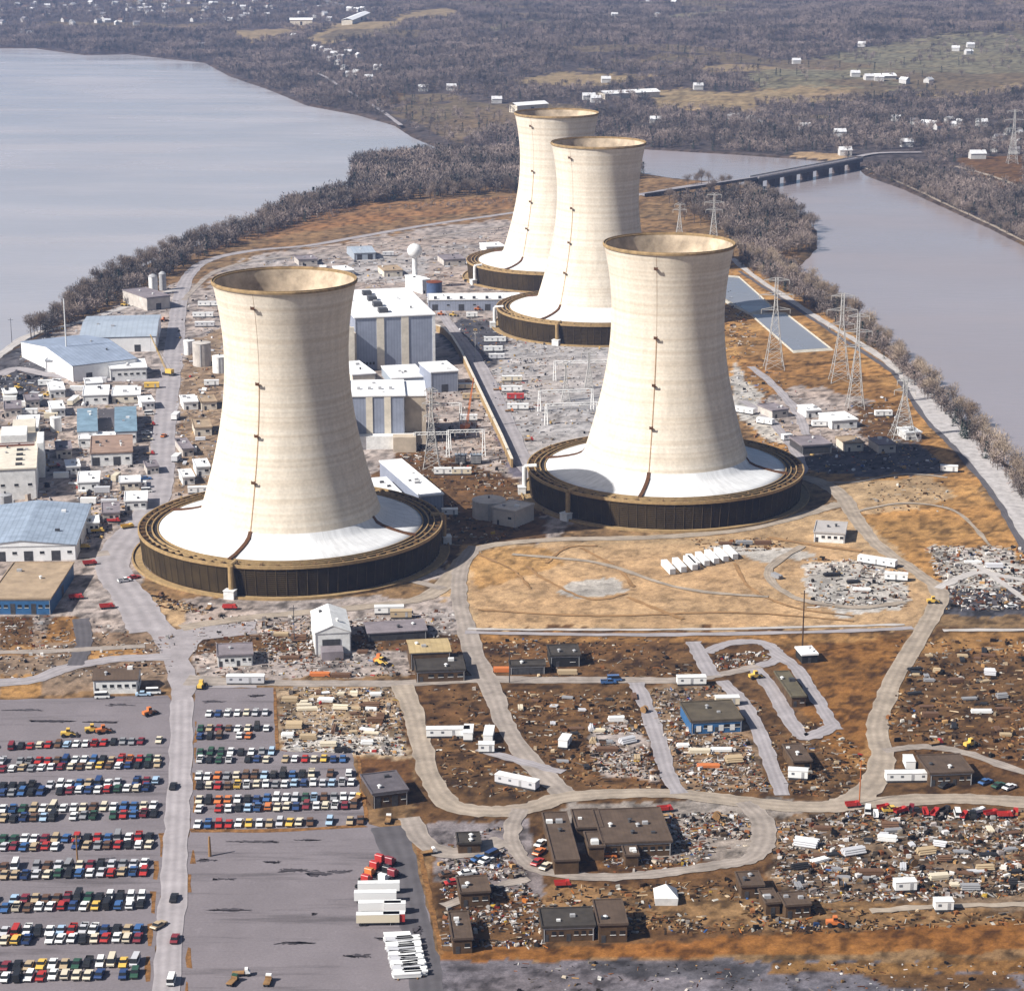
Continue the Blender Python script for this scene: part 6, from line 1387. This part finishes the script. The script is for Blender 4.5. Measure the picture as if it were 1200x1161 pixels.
# far country
n = 150000
Yf = np.sqrt(NR.uniform(1850**2, 6500**2, n)); Xf = NR.uniform(-.33, .36, n)*Yf
pxf, pyf = topix(Xf, Yf); keep = np.ones(n, bool)
for poly, c, sp, rag in ZONES[1:20]:
    if c in (FIELD, FIELD2, SAND, BROWNG): keep &= ~pip(pxf, pyf, poly) | ((NR.random(n) < .25) & (fbm(Xf/60, Yf/25, 88, 2) > .58) & (c == FIELD2))
keep &= (fbm(Xf/230, Yf/300, 63, 4) > .40) | (NR.random(n) < .18)
keep &= ~((pyf < 38) & (pxf < 430) & (NR.random(n) < .6))
keep &= ~((pyf > 48) & (pyf < 102) & (pxf > 362) & (pxf < 440) & (NR.random(n) < .4))
keep &= ~((pyf > 196) & (pxf < 900))                      # the island has its own wood
keep &= ~((pxf > 995) & (pxf < 1085) & (pyf > 176) & (pyf < 200))
keep &= ~((pyf > 120) & (pyf < 215) & (pxf > 1080) & (NR.random(n) < .35))
keep &= ~((pyf > 84) & (pyf < 135) & (pxf > 500) & (pxf < 1000) & (NR.random(n) < .4))
Xf, Yf = Xf[keep], Yf[keep]
wood(Xf, Yf, NR.uniform(.55,1.0,len(Xf)), 'bluish brown woods covering the hills beyond the river')
X, Y = sample_poly([(1012,202),(1060,220),(1110,241),(1160,264),(1200,284),(1260,312),(1260,270),(1180,235),(1110,208),(1060,196)], 900)
wood(X, Y, NR.uniform(.45,.85,len(X)), 'bare brown scrub wood along the far bank of the right river')
# brush on the island shore and grass land
X1, Y1 = sample_poly([(36,398),(95,356),(215,298),(345,254),(600,232),(600,240),(420,250),(260,285),(190,318),(100,366),(50,394)], 700)
X2, Y2 = sample_poly([(862,300),(940,334),(1030,392),(1120,476),(1200,566),(1206,590),(1150,530),(1100,480),(1040,420),(960,366),(880,316)], 500)
wood(np.r_[X1, X2], np.r_[Y1, Y2], NR.uniform(.12,.32,len(X1)+len(X2)), 'low brown brush under the shore trees on both sides of the island')

# ------------------------------------------------------------------ houses beyond the river
HW = M('house_wall', (.5,.49,.48), .8, .15, .2); HR = [M('house_roof_grey', alb(150,146,150), .8), M('house_roof_white', (.6,.6,.61), .8), M('house_roof_brown', alb(120,96,84), .8)]
HOUSEM = {}
def house(px, py, s, label, group, ri=None, L=11, rot=None):
    P = GT(px, py); o = empty('house', P, R.uniform(-1.4,1.4) if rot is None else rot); tag(o, label, 'house', group, px, group is not None);  s *= .85; o.scale = (s,s,s)
    ri = R.choice((0,1,1,2)) if ri is None else ri
    key = (ri, L)
    if key not in HOUSEM:
        mb = MB(); mb.box(-L/2,L/2,-4,4,-2,5); mb.add([(-L/2,-4,5),(-L/2,4,5),(-L/2,0,7.6)],[(0,2,1)]); mb.add([(L/2,-4,5),(L/2,4,5),(L/2,0,7.6)],[(0,1,2)]); a = mb.build('wall', HW, o)
        mb = MB(); mb.add([(-L/2-.5,-4.5,4.8),(L/2+.5,-4.5,4.8),(L/2+.5,0,7.9),(-L/2-.5,0,7.9),(-L/2-.5,4.5,4.8),(L/2+.5,4.5,4.8)],[(0,1,2,3),(3,2,5,4)]); b = mb.build('roof', HR[ri], o)
        mb = MB(); mb.box(L*.2,L*.2+.9,-.5,.5,6.5,9.2); c = mb.build('chimney', HR[2], b)
        HOUSEM[key] = (a.data, b.data, c.data)
    else:
        A = HOUSEM[key]; q = {}
        for nm, me in zip(('wall','roof','chimney'), A):
            q[nm] = bpy.data.objects.new(nm, me); COL.objects.link(q[nm]); q[nm].parent = o
        q['chimney'].parent = q['roof']
for k in range(120):
    x = R.uniform(-40, 400); y = R.uniform(1, 26)+(4 if x < 160 else 0)
    if 325 < x < 420 and y > 22: continue
    house(x, y, R.uniform(.9,1.5), 'small pale house of the far river town at the upper left', 'houses of the far river town')
for x, y in ((28,40),(35,42),(56,45),(76,26),(160,30),(228,54),(236,56),(345,45),(352,43)): house(x, y, 1.3, 'pale house in the woods above the left river shore', 'houses above the left shore')
for x, y in ((370,58),(378,60),(384,63),(392,66),(400,70),(396,76),(404,82),(410,90),(418,88),(420,68),(443,82),(432,94),(408,64),(388,72)): house(x, y, 1.2, 'white house of the hamlet by the left bank road', 'houses of the left bank hamlet', 1)
for x, y, lb in ((496,107,'white house, left of two on the brown rise'),(529,106,'white house, right of two on the brown rise'),(582,121,'dark gabled house left of the hindmost cooling tower'),(690,117,'white farmhouse at the left end of the long white barn'),(698,120,'low white shed beside the farmhouse and barn'),(768,145,'white house in the wood right of the far towers'),(818,105,'white church-like house on the field edge'),(933,75,'white house by the hill lane'),(1002,90,'white farmhouse at the left of the farm row'),(1137,56,'white house on the far hill field'),(943,153,'tan blocky house across the bridge road'),(984,160,'grey house near the bridge head'),(1062,172,'white house alone near the bridge head wood'),(990,182,'white hut at the bridge head'),(1145,186,'long white house by the embankment at the right'),(1150,148,'white house below the far pylon'),(710,97,'white house on the tan field')):
    house(x, y, 1.3, lb, None, 1, 14 if 'long' in lb else 11, .1)
for x, y in ((858,140),(866,139),(880,143),(890,147),(904,148)): house(x, y, 1.1, 'pale house in the row across the right river', 'houses across the right river')
for x, y in ((1072,146),(1078,150),(1085,148),(1092,149),(1112,144),(1125,147),(1120,150),(1100,152),(1180,158),(1170,165),(1190,170),(1195,160),(1050,142),(1165,178),(1188,180)): house(x, y, 1.1, 'pale house of the village at the right edge', 'houses of the right edge village')
for x, y in ((1018,94),(1030,95),(1045,93),(1060,98),(1088,98),(1120,60),(1135,64),(1010,55)): house(x, y, 1.3, 'pale farm building on the far right fields', 'farm buildings on the far fields', 1)
for x, y in ((410,13),(418,14),(425,13),(430,15),(438,14),(450,15),(386,25),(720,20),(770,20),(790,5),(760,5)): house(x, y, 1.3, 'pale house on the far ridge behind the woods', 'houses on the far ridge', 1)
def barn(FL, FR, h, D, label):
    a, b = np.array(GT(*FL)), np.array(GT(*FR)); L = math.dist(a[:2], b[:2]); o = empty('barn', tuple(a), math.atan2(b[1]-a[1], b[0]-a[0])); tag(o, label, 'barn', None, FL[0])
    part(o, 'wall', CREAM, lambda m: m.box(0, L, 0, D, -3, h)); part(o, 'roof', WHITEROOF, lambda m: m.add([(-1,-1,h-.1),(L+1,-1,h-.1),(L+1,D/2,h+3),(-1,D/2,h+3),(-1,D+1,h-.1),(L+1,D+1,h-.1)], [(0,1,2,3),(3,2,5,4)]))
    part(o, 'door', DARKM, lambda m: m.box(L*.45, L*.55, -.15, .05, 0, h*.7))
barn((709,117),(773,114),7,22,'long white barn behind the two far cooling towers'); barn((340,30),(366,30),10,30,'big white works building below the far river town'); barn((413,29),(434,28),8,20,'white barn on the far tan field'); barn((606,133),(642,130),9,16,'white roofed works just behind the hindmost cooling tower rim'); barn((1016,94),(1050,94),5,14,'long low white farm sheds on the far right fields')

# ------------------------------------------------------------------ labels: look-alikes get their place in the row
def finish_labels():
    by = {}
    for o, lb, px, share in REG:
        if not share: by.setdefault(lb, []).append((px, o))
    for lb, l in by.items():
        if len(l) < 2: continue
        l.sort(key=lambda q: q[0])
        for k, (px, o) in enumerate(l): o['label'] = f"{lb}, {ORD[k]} from the left"
    for o, lb, px, share in REG:
        w = len(o['label'].split())
        if w > 16 or w < 4: print('LABEL', w, o['label'])
finish_labels()

# ------------------------------------------------------------------ air, light, camera
AIR = 0.00005
hz = MB(); hz.box(-9500, 9500, -300, 16800, -9, 420); h = hz.build('haze', bpy.data.materials.new('haze_air')); h['kind'] = 'stuff'; h['label'] = 'thin blue haze in the air over the river valley'
m = h.data.materials[0]; m.use_nodes = True; N, L = m.node_tree.nodes, m.node_tree.links; N.clear(); out = N.new('ShaderNodeOutputMaterial'); pv = N.new('ShaderNodeVolumePrincipled')
pv.inputs['Color'].default_value = (.42,.58,1.0,1); pv.inputs['Density'].default_value = AIR; pv.inputs['Anisotropy'].default_value = .1; L.new(pv.outputs[0], out.inputs['Volume'])
SUN_EL, SUN_X, SUN_Y = math.radians(40), -.89, -.45
az = math.atan2(SUN_X, SUN_Y)
w = bpy.data.worlds.new('World'); scene.world = w; w.use_nodes = True; N, L = w.node_tree.nodes, w.node_tree.links
sky = N.new('ShaderNodeTexSky'); sky.sky_type = 'NISHITA'; sky.sun_disc = False; sky.sun_elevation = SUN_EL; sky.sun_rotation = az; sky.air_density = 1; sky.dust_density = 2.0; sky.altitude = 100
bg = N['Background']; L.new(sky.outputs[0], bg.inputs['Color']); bg.inputs['Strength'].default_value = .05
sl = bpy.data.lights.new('sun', 'SUN'); sl.energy = 5.0; sl.angle = math.radians(.53); sl.color = (1,.955,.89); so = bpy.data.objects.new('sun', sl); COL.objects.link(so)
from mathutils import Vector
d = Vector((SUN_X*math.cos(SUN_EL), SUN_Y*math.cos(SUN_EL), math.sin(SUN_EL))); so.rotation_euler = d.to_track_quat('Z', 'Y').to_euler(); so.location = (0, 0, 400)
cam = bpy.data.cameras.new('camera'); co = bpy.data.objects.new('camera', cam); COL.objects.link(co); scene.camera = co
co.location = (0,0,CAM_H); co.rotation_euler = (math.pi/2-PITCH, 0, 0); cam.sensor_fit = 'HORIZONTAL'; cam.sensor_width = 36; cam.lens = 36*F_PX/1200; cam.clip_start = 1; cam.clip_end = 40000
vs = scene.view_settings; vs.view_transform = 'Standard'; vs.look = 'None'; vs.gamma = 1; vs.use_curve_mapping = False; vs.exposure = .66
scene.cycles.use_denoising = True; scene.cycles.max_bounces = 6; scene.cycles.diffuse_bounces = 3; scene.cycles.volume_bounces = 1; scene.cycles.caustics_reflective = False; scene.cycles.caustics_refractive = False
